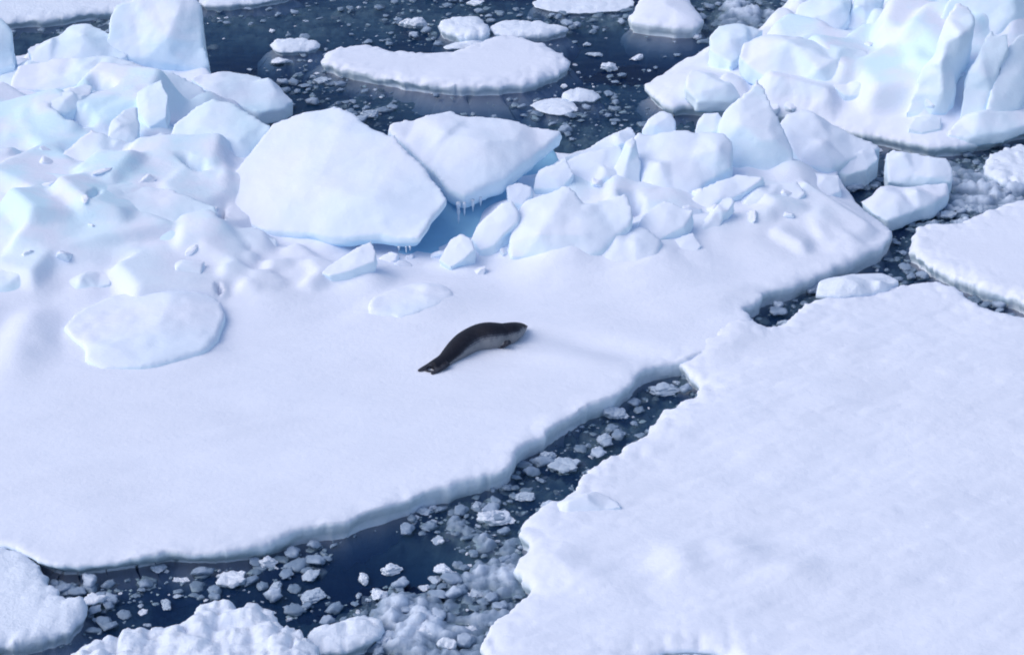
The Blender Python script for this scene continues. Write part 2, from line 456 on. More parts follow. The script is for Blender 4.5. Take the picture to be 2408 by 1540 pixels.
# ================================================================ RIDGE BLOCKS (table; the snow of the floes drifts up against them)
G1 = "blocks of the pressure ridge on the seal's floe"
blk("ice_slab", "largest smooth slab of the middle ridge, with an overhanging front lip", [(640, 292), (700, 266), (790, 252), (832, 266), (872, 302), (930, 322), (962, 362), (1012, 412), (1056, 466), (1036, 492), (1010, 530), (985, 558), (940, 560), (890, 552), (830, 562), (780, 562), (700, 550), (620, 540), (560, 515), (505, 470), (535, 420), (585, 360)],
     (780, 562, 0.72), 21, -9, 0.32, bury=.75, snow_to=.5, open=[(760, 1100)], taper=0.94, amps=((0.06, 1.3, False), (0.008, 0.3, False)), facet=.35, cat="ice slab", group=G1, it=3, dome=0.1)
blk("ice_slab", "big angular slab right of the smooth slab, icicles under its point", [(915, 302), (925, 282), (1000, 266), (1062, 251), (1100, 266), (1180, 268), (1250, 286), (1326, 300), (1240, 372), (1190, 410), (1130, 440), (1090, 455), (1060, 442), (1030, 405), (985, 360), (940, 322)],
     (1090, 450, 1.2), 20, 3, 0.36, bury=0, taper=0.97, amps=((0.10, 1.3, False), (0.008, 0.3, False)), cat="ice slab", group=G1, it=2)
blk("ice_block", "rounded white boulder between the angular slab and the wide flat block", [(1318, 410), (1328, 375), (1400, 352), (1460, 340), (1480, 380), (1470, 430), (1400, 450), (1350, 448)], (1400, 450, 0.85), 40, -4, 0.8, group=G1)
blk("ice_fin", "small pointed fin leaning in front of the wide flat block", [(1436, 440), (1440, 400), (1470, 335), (1490, 322), (1506, 380), (1512, 440), (1505, 476), (1462, 460)], (1480, 460, 0.75), 60, -10, 0.35, cat="ice fin", group=G1, voxel=0.05)
blk("ice_block", "wide flat topped block in front of the tall triangular fin", [(1488, 330), (1500, 312), (1600, 305), (1700, 305), (1724, 330), (1722, 390), (1660, 430), (1600, 472), (1540, 470), (1512, 440)], (1600, 470, 0.8), 33, -6, 0.8, sm=0, bury=.6, group=G1)
blk("ice_fin", "tallest triangular fin standing upright on the middle ridge", [(1780, 180), (1800, 205), (1822, 255), (1850, 320), (1872, 385), (1868, 412), (1800, 415), (1720, 400), (1690, 340), (1700, 280), (1740, 225)], (1790, 415, 0.8), 58, -10, 0.55, cat="ice fin", group=G1, it=1)
blk("ice_block", "small rounded knob sticking up behind the wide flat block", [(1512, 306), (1530, 280), (1558, 262), (1580, 266), (1588, 285), (1586, 320), (1520, 330)], (1550, 330, 1.3), 50, -8, 0.5, group=G1, voxel=0.05)
blk("ice_block", "small rounded knob at the left foot of the triangular fin", [(1636, 320), (1640, 285), (1655, 266), (1690, 262), (1715, 300), (1700, 330)], (1670, 330, 1.3), 50, -8, 0.5, group=G1, voxel=0.05)
blk("ice_block", "low pointed snow peak on the ridge skyline left of the rounded knobs", [(1330, 372), (1400, 335), (1470, 298), (1484, 293), (1496, 318), (1500, 345), (1400, 385)], (1400, 385, 1.0), 35, -4, 0.6, group=G1)
blk("ice_block", "sloping faceted block right of the triangular fin", [(1832, 290), (1850, 262), (1900, 250), (1950, 285), (2010, 315), (2072, 342), (2010, 370), (1950, 398), (1890, 390), (1862, 350)], (1930, 395, 0.6), 26, 8, 0.7, group=G1)
blk("ice_block", "small wedge at the right foot of the sloping faceted block", [(1955, 402), (1985, 365), (2020, 348), (2056, 345), (2064, 372), (2040, 398), (1990, 412)], (2000, 410, 0.4), 30, -4, 0.5, group=G1, voxel=0.05)
blk("ice_block", "loaf shaped block standing on the small raft at the right channel", [(2086, 428), (2086, 360), (2100, 352), (2170, 362), (2225, 372), (2242, 395), (2238, 425), (2170, 436)], (2160, 434, 0.38), 48, -4, 0.6, group=None, it=2)
blk("ice_slab", "thick undercut raft under the loaf shaped block at the channel", [(2020, 470), (2080, 436), (2130, 436), (2232, 424), (2230, 450), (2200, 476), (2140, 496), (2088, 512), (2050, 496)], (2088, 510, 0.36), 5, 0, 0.35, cat="ice slab", it=2)
blk("ice_block", "broad snow block in the ridge front, centre, with a notch in its top", [(1196, 560), (1206, 500), (1230, 468), (1290, 442), (1328, 424), (1345, 440), (1372, 478), (1430, 462), (1476, 446), (1490, 480), (1482, 525), (1430, 570), (1380, 600), (1280, 606), (1205, 600)], (1300, 604, 0.62), 36, -6, 0.8, bury=.65, sm=0, group=G1)
blk("ice_block", "small cube of ice filling the gap below the angular slab's right edge", [(1190, 436), (1220, 426), (1250, 438), (1248, 460), (1228, 480), (1196, 478)], (1220, 480, 0.85), 40, 0, 0.4, group=G1, voxel=0.045, sm=0, facet=.3, jit=.02)
blk("ice_block", "tilted prism of blue ice in front of the hollow under the slabs", [(1108, 560), (1120, 530), (1180, 478), (1204, 474), (1220, 500), (1218, 520), (1165, 575), (1130, 590)], (1150, 586, 0.66), 38, -14, 0.45, bury=.35, group=G1, voxel=0.045, it=1, sm=0, facet=.3, jit=.02)
blk("ice_block", "short rectangular block leaning at the lower left of the blue prism", [(1030, 610), (1060, 560), (1085, 546), (1112, 562), (1118, 585), (1090, 610), (1060, 628)], (1070, 626, 0.52), 35, -14, 0.4, bury=.5, group=G1, voxel=0.045, it=1, sm=0, facet=.3, jit=.02)
blk("ice_slab", "long narrow slab lying below the smooth slab's overhang", [(752, 640), (768, 622), (850, 575), (872, 566), (886, 588), (882, 612), (830, 634), (775, 648)], (770, 646, 0.68), 20, -6, 0.3, bury=.25, cat="ice slab", group=G1, voxel=0.045, it=1, sm=0, facet=.3, jit=.02)
blk("ice_block", "soft rounded mound at the right end of the ridge front", [(1378, 640), (1390, 580), (1440, 540), (1510, 530), (1560, 560), (1540, 610), (1470, 650)], (1460, 648, 0.42), 24, -4, 0.5, group=G1, it=6)
blk("ice_block", "thin upright sliver leaning right of the soft mound", [(1640, 555), (1665, 500), (1700, 462), (1722, 460), (1730, 470), (1700, 520), (1672, 560)], (1660, 558, 0.55), 38, -16, 0.3, group=G1, voxel=0.045)
blk("ice_block", "flat angular block wedged right of the notched snow block", [(1492, 552), (1508, 502), (1562, 474), (1634, 490), (1612, 532), (1545, 570)], (1545, 568, 0.7), 30, -8, 0.5, group=G1, bury=.5, facet=.5)
blk("ice_slab", "long slab leaning along the foot of the tall triangular fin", [(1596, 486), (1660, 436), (1732, 402), (1800, 412), (1748, 452), (1662, 496)], (1660, 494, 0.75), 30, -6, 0.4, cat="ice slab", group=G1, bury=.5, facet=.5)
blk("ice_block", "squared block at the right end of the ridge beside the dark water gap", [(1862, 440), (1900, 402), (1972, 412), (1980, 448), (1925, 474), (1870, 468)], (1910, 472, 0.5), 26, -4, 0.4, group=G1, bury=.5, facet=.5)
blk("ice_block", "steep splinter standing behind the notched snow block", [(1252, 446), (1268, 402), (1330, 368), (1348, 410), (1316, 446)], (1300, 446, 0.95), 48, -14, 0.4, group=G1, bury=.4, facet=.5)
blk("ice_block", "low angular block between the soft mound and the thin sliver", [(1560, 600), (1580, 560), (1630, 545), (1650, 575), (1625, 605)], (1600, 606, 0.5), 24, -6, 0.3, group=G1, bury=.6, facet=.5)
blk("ice_block", "low white block right of the thin sliver on the ridge end", [(1725, 500), (1745, 460), (1790, 430), (1880, 420), (1900, 450), (1850, 490), (1770, 515)], (1780, 512, 0.62), 24, -4, 0.5, group=G1)
blk("ice_slab", "half buried snow pan with a dark crescent crack, above the seal", [(862, 738), (880, 700), (960, 668), (1040, 664), (1075, 690), (1050, 716), (985, 738), (940, 748), (900, 744)], (900, 742, 0.42), 5, 0, 0.12, bury=1.0, facet=.3, cat="ice slab", voxel=0.045, it=2, dome=0.05)
blk("ice_slab", "rounded snow capped pan like a flat boulder at left, below the ridge", [(152, 770), (180, 735), (260, 700), (350, 680), (440, 680), (505, 700), (530, 738), (515, 790), (485, 822), (420, 850), (330, 866), (245, 870), (205, 850), (188, 815)], (300, 866, 0.39), 4, -1, 0.3, dome=0.12, bury=0.95, snow_to=0.3, facet=.3, cat="ice slab", it=6)
blk("ice_block", "bare blue ice exposed in the hollow under the two middle slabs", [(930, 480), (960, 380), (1100, 330), (1300, 340), (1320, 385), (1240, 420), (1190, 470), (1120, 540), (1060, 590), (1000, 600), (940, 590)], (1060, 592, 0.44), 7, 0, 0.5, group=G1, mat="BLUE", bury=0, it=6)  # core added under the slabs; its dark blue paints the shade of the recess
blk("ice_plate", "thin broken tab at the broad floe's left edge with a shadow line below it", [(1285, 1196), (1335, 1164), (1402, 1152), (1452, 1172), (1462, 1188), (1400, 1200), (1330, 1210)], (1400, 1202, 0.36), 5, -2, 0.12, cat="ice plate", voxel=0.04, it=1, bury=0)
# left part of the ridge
G2 = "blocks of the pressure ridge at upper left"
blk("ice_block", "biggest upright block with rounded shoulders at the upper left skyline", [(248, 130), (250, 40), (268, 8), (340, -25), (440, -25), (466, 10), (476, 60), (478, 105), (494, 150), (470, 162), (420, 150), (330, 140)], (400, 160, 1.1), 58, -8, 1.3, group=G2, it=2, down=0.9, vert=0.5)
blk("ice_slab", "oval tilted slab right of the biggest upright block", [(448, 178), (470, 168), (530, 163), (600, 176), (660, 198), (692, 234), (670, 252), (610, 262), (540, 236), (480, 210)], (600, 262, 0.62), 14, 10, 0.4, cat="ice slab", group=G2)
blk("ice_slab", "broad steep slab leaning behind the smooth slab's left shoulder", [(384, 345), (410, 290), (460, 245), (500, 228), (560, 250), (640, 294), (610, 340), (575, 378), (500, 394), (430, 394)], (480, 394, 1.0), 38, -4, 0.6, cat="ice slab", group=G2)
blk("ice_block", "curled lip of snow overhanging a blue hollow on the left ridge", [(100, 250), (135, 215), (200, 190), (222, 198), (212, 230), (190, 250), (160, 262), (120, 268)], (150, 266, 1.5), 20, 8, 0.35, bury=.3, group=G2, voxel=0.05)
blk("ice_block", "squarish lump with shaded underside in the left ridge middle", [(255, 320), (262, 285), (290, 258), (320, 252), (326, 290), (322, 330), (290, 342), (265, 338)], (290, 340, 1.4), 26, 10, 0.35, group=G2, voxel=0.05, sm=0, bury=.4)
blk("ice_slab", "flat blue tinted slab at the left edge below the curled lip", [(-60, 330), (-20, 262), (60, 240), (130, 252), (190, 285), (180, 305), (90, 330), (20, 350)], (90, 340, 1.0), 26, -2, 0.5, cat="ice slab", group=G2)
blk("ice_block", "rounded snow hump cut by the left edge near the top", [(-120, 110), (-60, 30), (0, 42), (22, 70), (34, 98), (36, 150), (-40, 180)], (-20, 180, 1.0), 48, 6, 0.9, group=G2)
blk("ice_block", "pale lit wedge of ice standing in the middle of the upper left ridge", [(322, 262), (322, 214), (350, 196), (380, 186), (394, 222), (388, 274), (352, 298)], (352, 298, 1.35), 34, -12, 0.5, group=G2, sm=0, facet=.5, bury=.6)
blk("ice_slab", "broad drifted slab sloping below the low crest at upper left", [(24, 205), (40, 150), (150, 132), (260, 130), (330, 150), (390, 196), (330, 244), (260, 196), (215, 190), (120, 212)], (200, 210, 1.45), 20, -3, 0.5, cat="ice slab", group=G2, facet=.5, bury=.9)
blk("ice_slab", "wide smooth slab under the squarish lump on the left ridge", [(130, 372), (210, 300), (300, 330), (392, 306), (378, 350), (402, 398), (330, 410), (240, 396)], (260, 398, 1.15), 24, 3, 0.5, cat="ice slab", group=G2, facet=.5, bury=.9)
blk("ice_slab", "largest gently sloping snow slab of the left ridge, left of the smooth slab", [(-60, 520), (-20, 430), (110, 400), (250, 408), (400, 440), (512, 480), (520, 540), (430, 590), (280, 600), (100, 586), (0, 560)], (250, 596, 0.78), 15, -1, 0.5, cat="ice slab", group=G2, facet=.45, bury=.95)
blk("ice_block", "bumpy low crest left of the biggest upright block", [(60, 110), (140, 75), (165, 52), (210, 46), (235, 60), (262, 80), (300, 130), (200, 160), (80, 150)], (180, 158, 1.15), 34, -2, 0.6, group=G2)
blk("ice_block", "long sloping shoulder running down from the biggest upright block", [(290, 190), (330, 150), (400, 165), (470, 200), (500, 232), (440, 262), (370, 240)], (400, 255, 1.0), 28, 8, 0.5, group=G2)
blk("ice_slab", "buried pan with a dark lip crack at the far left edge", [(-80, 670), (-20, 620), (60, 610), (120, 635), (90, 668), (30, 684), (-30, 690)], (20, 684, 0.66), 12, 0, 0.14, cat="ice slab", group=G2, voxel=0.05, it=2)
blk("ice_slab", "narrow drifted pan with a thin lip crack, left, above the boulder pan", [(110, 690), (130, 660), (200, 640), (270, 640), (260, 665), (190, 680), (140, 694)], (140, 692, 0.56), 10, -4, 0.12, cat="ice slab", group=G2, voxel=0.05, it=2)
blk("ice_slab", "thin snow pan with a blue curved lip crack left of centre", [(330, 660), (360, 630), (430, 606), (480, 612), (476, 640), (440, 668), (380, 678)], (400, 676, 0.62), 12, -8, 0.15, cat="ice slab", group=G2, voxel=0.05, it=2)
blk("ice_block", "pointed wedge tucked under the smooth slab's left corner", [(560, 560), (590, 545), (650, 560), (652, 590), (625, 602), (595, 590)], (620, 600, 0.55), 26, 0, 0.3, cat="ice block", group=G2, voxel=0.05)
# upper right ridge
G3 = "blocks of the upper right ridge"
blk("ice_block", "low rounded block at the upper right floe's left skyline", [(1664, 110), (1668, 85), (1690, 62), (1730, 54), (1795, 68), (1770, 90), (1745, 130), (1720, 150)], (1720, 150, 0.8), 24, 4, 0.5, group=G3)
blk("ice_slab", "huge smooth tilted plate in the middle of the upper right floe", [(1738, 130), (1745, 95), (1800, 75), (1880, 80), (1960, 100), (2050, 120), (2102, 150), (2110, 200), (2060, 225), (2000, 205), (1900, 190), (1800, 180)], (1960, 215, 0.8), 24, -2, 0.5, cat="ice slab", group=G3, it=2)
blk("ice_block", "faceted triangular lump near the upper right floe's pointed tip", [(1610, 205), (1625, 160), (1680, 170), (1740, 195), (1780, 215), (1720, 238), (1640, 236)], (1680, 236, 0.55), 20, 6, 0.3, group=G3, voxel=0.06)
blk("ice_slab", "thin tilted lip with a blue shadow line below the huge plate", [(1950, 195), (2000, 190), (2080, 200), (2110, 215), (2090, 228), (2040, 232), (1985, 222)], (2030, 230, 0.75), 22, 0, 0.25, cat="ice slab", group=G3, voxel=0.06)
blk("ice_block", "white block left of the pillars with a blue gap at its base", [(2098, 120), (2110, 105), (2180, 104), (2210, 120), (2190, 160), (2152, 172), (2120, 150)], (2150, 172, 1.0), 36, 0, 0.5, group=G3, voxel=0.06)
blk("ice_pillar", "slender pillar leaning right on the upper right ridge", [(2132, 262), (2146, 222), (2190, 130), (2225, 40), (2250, 10), (2296, 20), (2292, 70), (2262, 150), (2226, 262), (2180, 284)], (2160, 278, 0.6), 60, -16, 0.7, sm=0, facet=1.5, nf=7, jit=.1, cat="ice pillar", group=G3, it=1)
blk("ice_pillar", "broad pillar at the right edge of the upper right ridge, lit on its left face", [(2258, 270), (2268, 200), (2300, 110), (2330, 72), (2372, 74), (2376, 110), (2335, 200), (2310, 284)], (2300, 284, 0.6), 60, -12, 0.6, cat="ice pillar", group=G3, sm=0, facet=.6, jit=.1)
blk("ice_pillar", "shaded flank block leaning against the right side of the broad pillar", [(2312, 286), (2332, 205), (2368, 112), (2400, 78), (2440, 90), (2440, 200), (2390, 258)], (2340, 284, 0.62), 55, 30, 0.6, cat="ice pillar", group=G3, sm=0, facet=.3)
blk("ice_pillar", "tall back wall of ice between and behind the two pillars", [(2180, 150), (2210, 40), (2250, -40), (2400, -60), (2440, 30), (2380, 150), (2280, 170)], (2290, 170, 1.0), 55, 0, 0.8, cat="ice wall", group=G3)
blk("ice_block", "blocky white shoulder at the top edge left of the pillars", [(2060, 70), (2080, 10), (2120, -30), (2200, -40), (2230, 20), (2190, 90), (2120, 105)], (2130, 104, 1.0), 45, -4, 0.6, group=G3)
blk("ice_block", "slanting block with blue shaded side at the top edge", [(1990, 60), (2010, 0), (2040, -30), (2080, -20), (2070, 40), (2030, 75)], (2020, 74, 0.9), 44, 8, 0.6, group=G3)
blk("ice_block", "massive block at the top right corner behind the broad pillar", [(2370, 60), (2390, -20), (2460, -70), (2600, -60), (2640, 60), (2560, 130), (2440, 120)], (2480, 130, 1.2), 45, -6, 1.0, group=G3, nf=6, down=.6)
blk("ice_slab", "long leaning slab at the top edge behind the huge tilted plate", [(1850, 60), (1880, 10), (1950, -30), (2010, -20), (2000, 40), (1960, 80), (1890, 84)], (1930, 84, 0.9), 35, -6, 0.6, cat="ice slab", group=G3)
blk("ice_block", "broad shelf of ice at the foot of the broad shaded pillar", [(2230, 310), (2260, 270), (2340, 255), (2420, 240), (2440, 280), (2360, 305), (2280, 322)], (2320, 318, 0.5), 16, 0, 0.3, group=G3)
blk("ice_block", "small block beneath the slender pillar's foot with a teal hollow", [(2140, 300), (2150, 275), (2190, 262), (2215, 275), (2210, 300), (2170, 310)], (2170, 308, 0.5), 30, 0, 0.3, group=G3, voxel=0.05)


def drift(group_is, X, Y, fb):
    """snow banked up against the lower edges of the blocks"""
    acc = np.zeros_like(X)
    for a, k in BLOCKS:
        if (k.get("group") == G3) != group_is: continue
        name, label, px, ref, pitch, roll, thick = a
        bury = k.get("bury", 0.8)
        if bury <= 0: continue
        top = chaikin(block_top(px, ref, pitch, roll), 1)
        us = chaikin(px, 1)[:, 0]; op = k.get("open", [])
        z0, z1 = top[:, 2].min(), top[:, 2].max()
        lim = z0 + k.get("snow_to", 0.4 if pitch < 45 else 0.2) * (z1 - z0) + 0.02
        c = top.mean(0)
        for p, u in zip(top, us):
            if p[2] > lim or any(a0 < u < a1 for a0, a1 in op): continue
            q = c + (p - c) * 0.93
            h = p[2] - (1 - bury) * thick - 0.02 - fb
            h = min(h, 0.75)
            if h <= 0.02: continue
            r = 0.32 + 0.7 * h
            j0, j1 = np.searchsorted(X[0], [q[0] - 2.2 * r, q[0] + 2.2 * r]); i0, i1 = np.searchsorted(Y[:, 0], [q[1] - 2.2 * r, q[1] + 2.2 * r])
            if j0 >= j1 or i0 >= i1: continue
            dd = ((X[i0:i1, j0:j1] - q[0]) ** 2 + (Y[i0:i1, j0:j1] - q[1]) ** 2) / r ** 2
            acc[i0:i1, j0:j1] += (h * np.exp(-dd)) ** 6
    return acc ** (1 / 6)

# ================================================================ MAIN FLOE
BUMPS = [  # u, v, height above floe, radius x, radius y (metres): the snowed-in rubble core of the pressure ridge
    (60, 250, 1.1, 2.2, 2.4), (250, 230, 1.2, 1.6, 2.0), (120, 420, 0.9, 2.4, 2.0), (330, 420, 0.9, 1.8, 1.8), (480, 420, 0.8, 1.3, 1.8),
    (40, 560, 0.55, 1.8, 1.5), (250, 570, 0.55, 2.0, 1.5), (480, 560, 0.5, 1.5, 1.4), (60, 760, 0.3, 0.5, 1.3), (-300, 400, 1.2, 3, 4), (-250, 650, .6, 2, 2),
    (720, 420, 0.55, 1.6, 1.6), (900, 380, 0.5, 1.6, 1.6), (1150, 420, 0.45, 1.2, 1.5), (1350, 430, 0.6, 1.3, 1.6), (1550, 440, 0.6, 1.5, 1.6), (1800, 420, 0.6, 1.2, 1.3),
    (1330, 540, 0.55, 0.9, 1.2), (1560, 560, 0.45, 1.4, 1.3), (1750, 500, 0.45, 1.4, 1.3), (1900, 470, 0.35, 1.2, 1.2), (700, 620, 0.25, 1.6, .9), (1000, 690, 0.16, 1.0, .9), (620, 680, 0.2, 0.9, 0.9)]
def main_h(X, Y, D):
    acc = 0
    for u, v, h, rx, ry in BUMPS:
        c = P(u, v, h + 0.35)
        acc = acc + (h * np.exp(-((X - c[0]) / rx) ** 2 - ((Y - c[1]) / ry) ** 2)) ** 3
    H = acc ** (1 / 3)
    ridge = np.clip(H / 0.5, 0, 1)
    lum = fbm(X / 1.5, Y / 1.5, oct=3, seed=77, billow=True) * 0.17 + fbm(X / 2.3, Y / 2.3, oct=2, seed=71) * 0.2
    H = H + ridge * lum
    H = plates(H, X, Y, [(-300, 520, 120, 620, 75, .5, 1.6, .2), (1330, 1960, 360, 540, 16, .3, .9, .13), (520, 760, 540, 640, 16, .2, .5, .18), (640, 1300, 300, 420, 12, .3, .8, .2)], 12)
    q = P(1420, 820, 0.3)                         # the trough running right of the seal
    a = math.atan2(*(P(1560, 845, .3) - P(1260, 790, .3))[[1, 0]])
    dx, dy = X - q[0], Y - q[1]
    s, t = dx * math.cos(a) + dy * math.sin(a), -dx * math.sin(a) + dy * math.cos(a)
    H = H - 0.10 * np.exp(-(s / 1.4) ** 2 - (t / 0.33) ** 2) + 0.05 * np.exp(-(s / 1.2) ** 2 - ((t + 0.75) / 0.3) ** 2)
    q1, q2 = P(1100, 960, .3), P(1960, 700, .3)   # a low wind drift along the right hand tongue
    e = (q2 - q1)[:2]; L = np.linalg.norm(e); e /= L
    s = (X - q1[0]) * e[0] + (Y - q1[1]) * e[1]; t = -(X - q1[0]) * e[1] + (Y - q1[1]) * e[0]
    H = H + 0.06 * np.exp(-((t - 0.9) / 0.45) ** 2) * np.clip((s - 3) / 2, 0, 1)
    H = H + 0.05 * fbm(X / 3.5 + 3, Y / 1.4, oct=3, seed=41)
    c3, s3 = math.cos(0.35), math.sin(0.35)
    H = H + 0.022 * fbm((X * c3 + Y * s3) / 1.8, (-X * s3 + Y * c3) / 0.38, oct=4, seed=44)
    H = H * np.clip(-D / 0.5, 0, 1) ** 0.7
    Ht = (np.maximum(H, 0) ** 4 + drift(False, X, Y, 0.36) ** 4) ** 0.25 + np.minimum(H, 0)
    rs = 0.05
    for u, v, dp, rx, ry in PITS:                # wells between the broken plates, sunk where this line of sight meets the snow
        for z in np.arange(2.6, 0.3, -0.04):
            c = P(u, v, z); jj, ii = int((c[0] - X[0, 0]) / rs), int((c[1] - Y[0, 0]) / rs)
            if 0 <= ii < X.shape[0] and 0 <= jj < X.shape[1] and 0.36 + Ht[ii, jj] >= z: break
        c = c + np.array([0, ry * 0.8, 0])
        wx, wy = 0.16 * fbm(X / .3, Y / .3, oct=2, seed=int(u)), 0.16 * fbm(X / .3 + 9, Y / .3, oct=2, seed=int(v))
        Ht = Ht - dp * np.exp(-(((X + wx - c[0]) / rx) ** 2 + ((Y + wy - c[1] + 0.5 * (X - c[0])) / ry) ** 2) ** 1.5)
    return Ht
PITS = [(168, 268, .7, .34, .22), (240, 206, .6, .26, .2), (222, 462, .35, .06, .26), (518, 505, .4, .06, .4), (510, 690, .25, .06, .16), (1490, 492, .5, .16, .3), (1215, 498, .35, .1, .22), (455, 392, .3, .3, .12), (1760, 470, .25, .25, .12)]
def plates(H, X, Y, regions, seed):
    """snowed-in broken plates: many tilted flat facets that overlap, highest wins"""
    rg = random.Random(seed)
    res = abs(X[0, 1] - X[0, 0]) + 1e-9
    x0, y0 = X[0, 0], Y[0, 0]
    H0 = H.copy()
    for u0, u1, v0, v1, n, lo, hi, rise in regions:
        for _ in range(n):
            u, v = rg.uniform(u0, u1), rg.uniform(v0, v1)
            c = P(u, v, 0.9)
            j, i = int((c[0] - x0) / res), int((c[1] - y0) / res)
            R0 = lo + (hi - lo) * rg.random() ** 1.8
            w = int(R0 * 2.2 / res)
            if not (0 <= i < X.shape[0] and 0 <= j < X.shape[1]): continue
            i0, i1, j0, j1 = max(0, i - w), min(X.shape[0], i + w), max(0, j - w), min(X.shape[1], j + w)
            dx, dy = X[i0:i1, j0:j1] - c[0], Y[i0:i1, j0:j1] - c[1]
            m = rg.randint(4, 6); a0 = rg.uniform(0, 6.28)
            sd = -9
            for k in range(m):
                a = a0 + 6.283 * (k + rg.uniform(-.25, .25)) / m
                sd = np.maximum(sd, dx * math.cos(a) + dy * math.sin(a) - R0 * rg.uniform(.55, 1.0))
            ta, ts = rg.uniform(-2.6, 0.6), rg.uniform(.05, .36)
            off = rise * rg.uniform(.0, 1.0)
            h = H0[i, j] + off - ts * (dx * math.cos(ta) + dy * math.sin(ta)) - 2.6 * np.maximum(sd, 0)
            H[i0:i1, j0:j1] = np.maximum(H[i0:i1, j0:j1], h)
    for _ in range(10):
        H = (H * 4 + np.roll(H, 1, 0) + np.roll(H, -1, 0) + np.roll(H, 1, 1) + np.roll(H, -1, 1)) / 8
    return H
MAIN = [(-900, 1150), (0, 1268), (70, 1305), (110, 1330), (180, 1325), (250, 1322), (300, 1312), (340, 1305), (380, 1290), (450, 1293), (560, 1283), (640, 1262), (690, 1238), (740, 1224),
        (790, 1222), (850, 1200), (900, 1184), (980, 1156), (1060, 1130), (1140, 1106), (1188, 1099), (1195, 1098), (1197, 1090), (1197, 1064), (1230, 1036), (1300, 1000), (1360, 958), (1420, 935), (1460, 910), (1490, 875),
        (1530, 852), (1590, 845), (1650, 832), (1710, 795), (1758, 768), (1768, 742), (1740, 716), (1790, 706), (1800, 672), (1830, 680), (1920, 640), (2000, 608), (2050, 585), (2108, 550),
        (2075, 520), (2000, 470), (1980, 440), (1960, 400), (1880, 330), (1780, 300), (1640, 330), (1480, 330), (1330, 370), (1200, 330), (1000, 330), (880, 340), (700, 320), (600, 310), (480, 220), (380, 170), (280, 130), (150, 120), (30, 135), (-100, 130), (-900, 100)]
main_floe = floe("ice_floe", MAIN, 0.36, 0.05, SNOW, "large snow covered floe carrying the seal and the ridge of broken slabs", hf=main_h, seed=3,
                 rough=((0.10, 1.6), (0.10, 0.7), (0.03, 0.2)), drop=0.04, dr=0.07, foot=0.08, under=lambda B: 0.03 + 0.25 / (1 + np.exp((B[:, 0] + 4.2) * 2)), lumps=0.08, lump_r=0.2, lump_s=0.7)
mv = np.empty(len(main_floe.data.vertices) * 3, dtype=np.float32); main_floe.data.vertices.foreach_get("co", mv)
mv = mv.reshape(-1, 3) + np.array(main_floe.location)
def ground(x, y):
    s = (np.abs(mv[:, 0] - x) < 0.06) & (np.abs(mv[:, 1] - y) < 0.06) & (mv[:, 2] > 0.2)
    return float(mv[s, 2].mean()) if s.any() else 0.36

# ================================================================ THE OTHER FLOES
POP = ((0.12, 1.2), (0.13, 0.5), (0.05, 0.17))
def right_h(X, Y, D):
    H = 0.09 * fbm(X / 3.2 + Y / 6, Y / 1.3 - X / 5, oct=4, seed=90)
    ca, sa = math.cos(0.5), math.sin(0.5)
    s_, t_ = X * ca + Y * sa, -X * sa + Y * ca
    H = H + 0.05 * fbm(s_ / 2.2, t_ / 0.7, oct=4, seed=95) + 0.02 * fbm(s_ / .7, t_ / .25, oct=3, seed=96, billow=True)
    for u, v, h, rx, ry in ((1655, 825, .09, .5, .5), (1700, 792, .1, .6, .6), (1745, 762, .1, .5, .5), (1600, 1330, .14, .4, .5), (1720, 1310, .1, .4, .4), (1300, 1330, .12, .5, .4), (1400, 1370, .1, .6, .4), (1870, 1350, .1, .5, .3)):
        c = P(u, v, .3); H = H + h * np.exp(-((X - c[0]) / rx) ** 2 - ((Y - c[1]) / ry) ** 2)
    return H * np.clip(-D / 0.6, 0, 1)
RIGHT = [(1600, 862), (1635, 815), (1690, 770), (1740, 735), (1775, 760), (1800, 774), (1835, 770), (1865, 742), (1890, 715), (1925, 700), (2000, 702), (2060, 684), (2110, 672), (2160, 660), (2200, 655), (2240, 672), (2285, 705), (2335, 728),
         (2420, 738), (2600, 750), (3100, 790), (3300, 1300), (3000, 1900), (1900, 1800), (1760, 1545), (1690, 1512), (1600, 1506), (1520, 1520), (1440, 1548), (1400, 1640), (1150, 1640), (1140, 1540), (1150, 1470), (1190, 1430), (1240, 1392), (1268, 1372),
         (1225, 1345), (1208, 1325), (1215, 1300), (1258, 1272), (1235, 1250), (1242, 1218), (1290, 1180), (1345, 1155), (1402, 1147), (1368, 1128), (1380, 1105), (1440, 1075), (1500, 1035), (1545, 1000), (1560, 970), (1600, 945), (1650, 922), (1672, 900), (1650, 885)]
floe("ice_floe", RIGHT, 0.34, 0.05, SNOW, "broad flat floe filling the lower right, with a lumpy crumbling left edge", hf=right_h, seed=8, rough=((0.12, 1.3), (0.15, 0.75), (0.05, 0.22)), drop=0.08, dr=0.12, lumps=0.10, lump_r=0.35, lump_s=0.5, foot=0.4)
floe("ice_floe", [(1350, 1720), (1420, 1570), (1500, 1548), (1560, 1528), (1640, 1526), (1700, 1540), (1760, 1570), (1900, 1900)], 0.28, 0.05, SNOW, "snowy floe edge at the bottom, under the dark crack of the broad floe", seed=12, rough=((0.05, 1.2), (0.05, 0.45)), foot=0.2)
floe("ice_floe", [(-700, 1230), (-100, 1275), (0, 1283), (58, 1294), (88, 1330), (122, 1376), (136, 1402), (180, 1384), (205, 1410), (200, 1435), (165, 1462), (110, 1482), (50, 1496), (0, 1510), (-700, 1620)], 0.34, 0.05, CRUMB,
     "floe corner at lower left with crumbled edge, split off by a crack", seed=14, rough=((0.06, 1.2), (0.13, 0.42), (0.05, 0.16)), lumps=0.12)
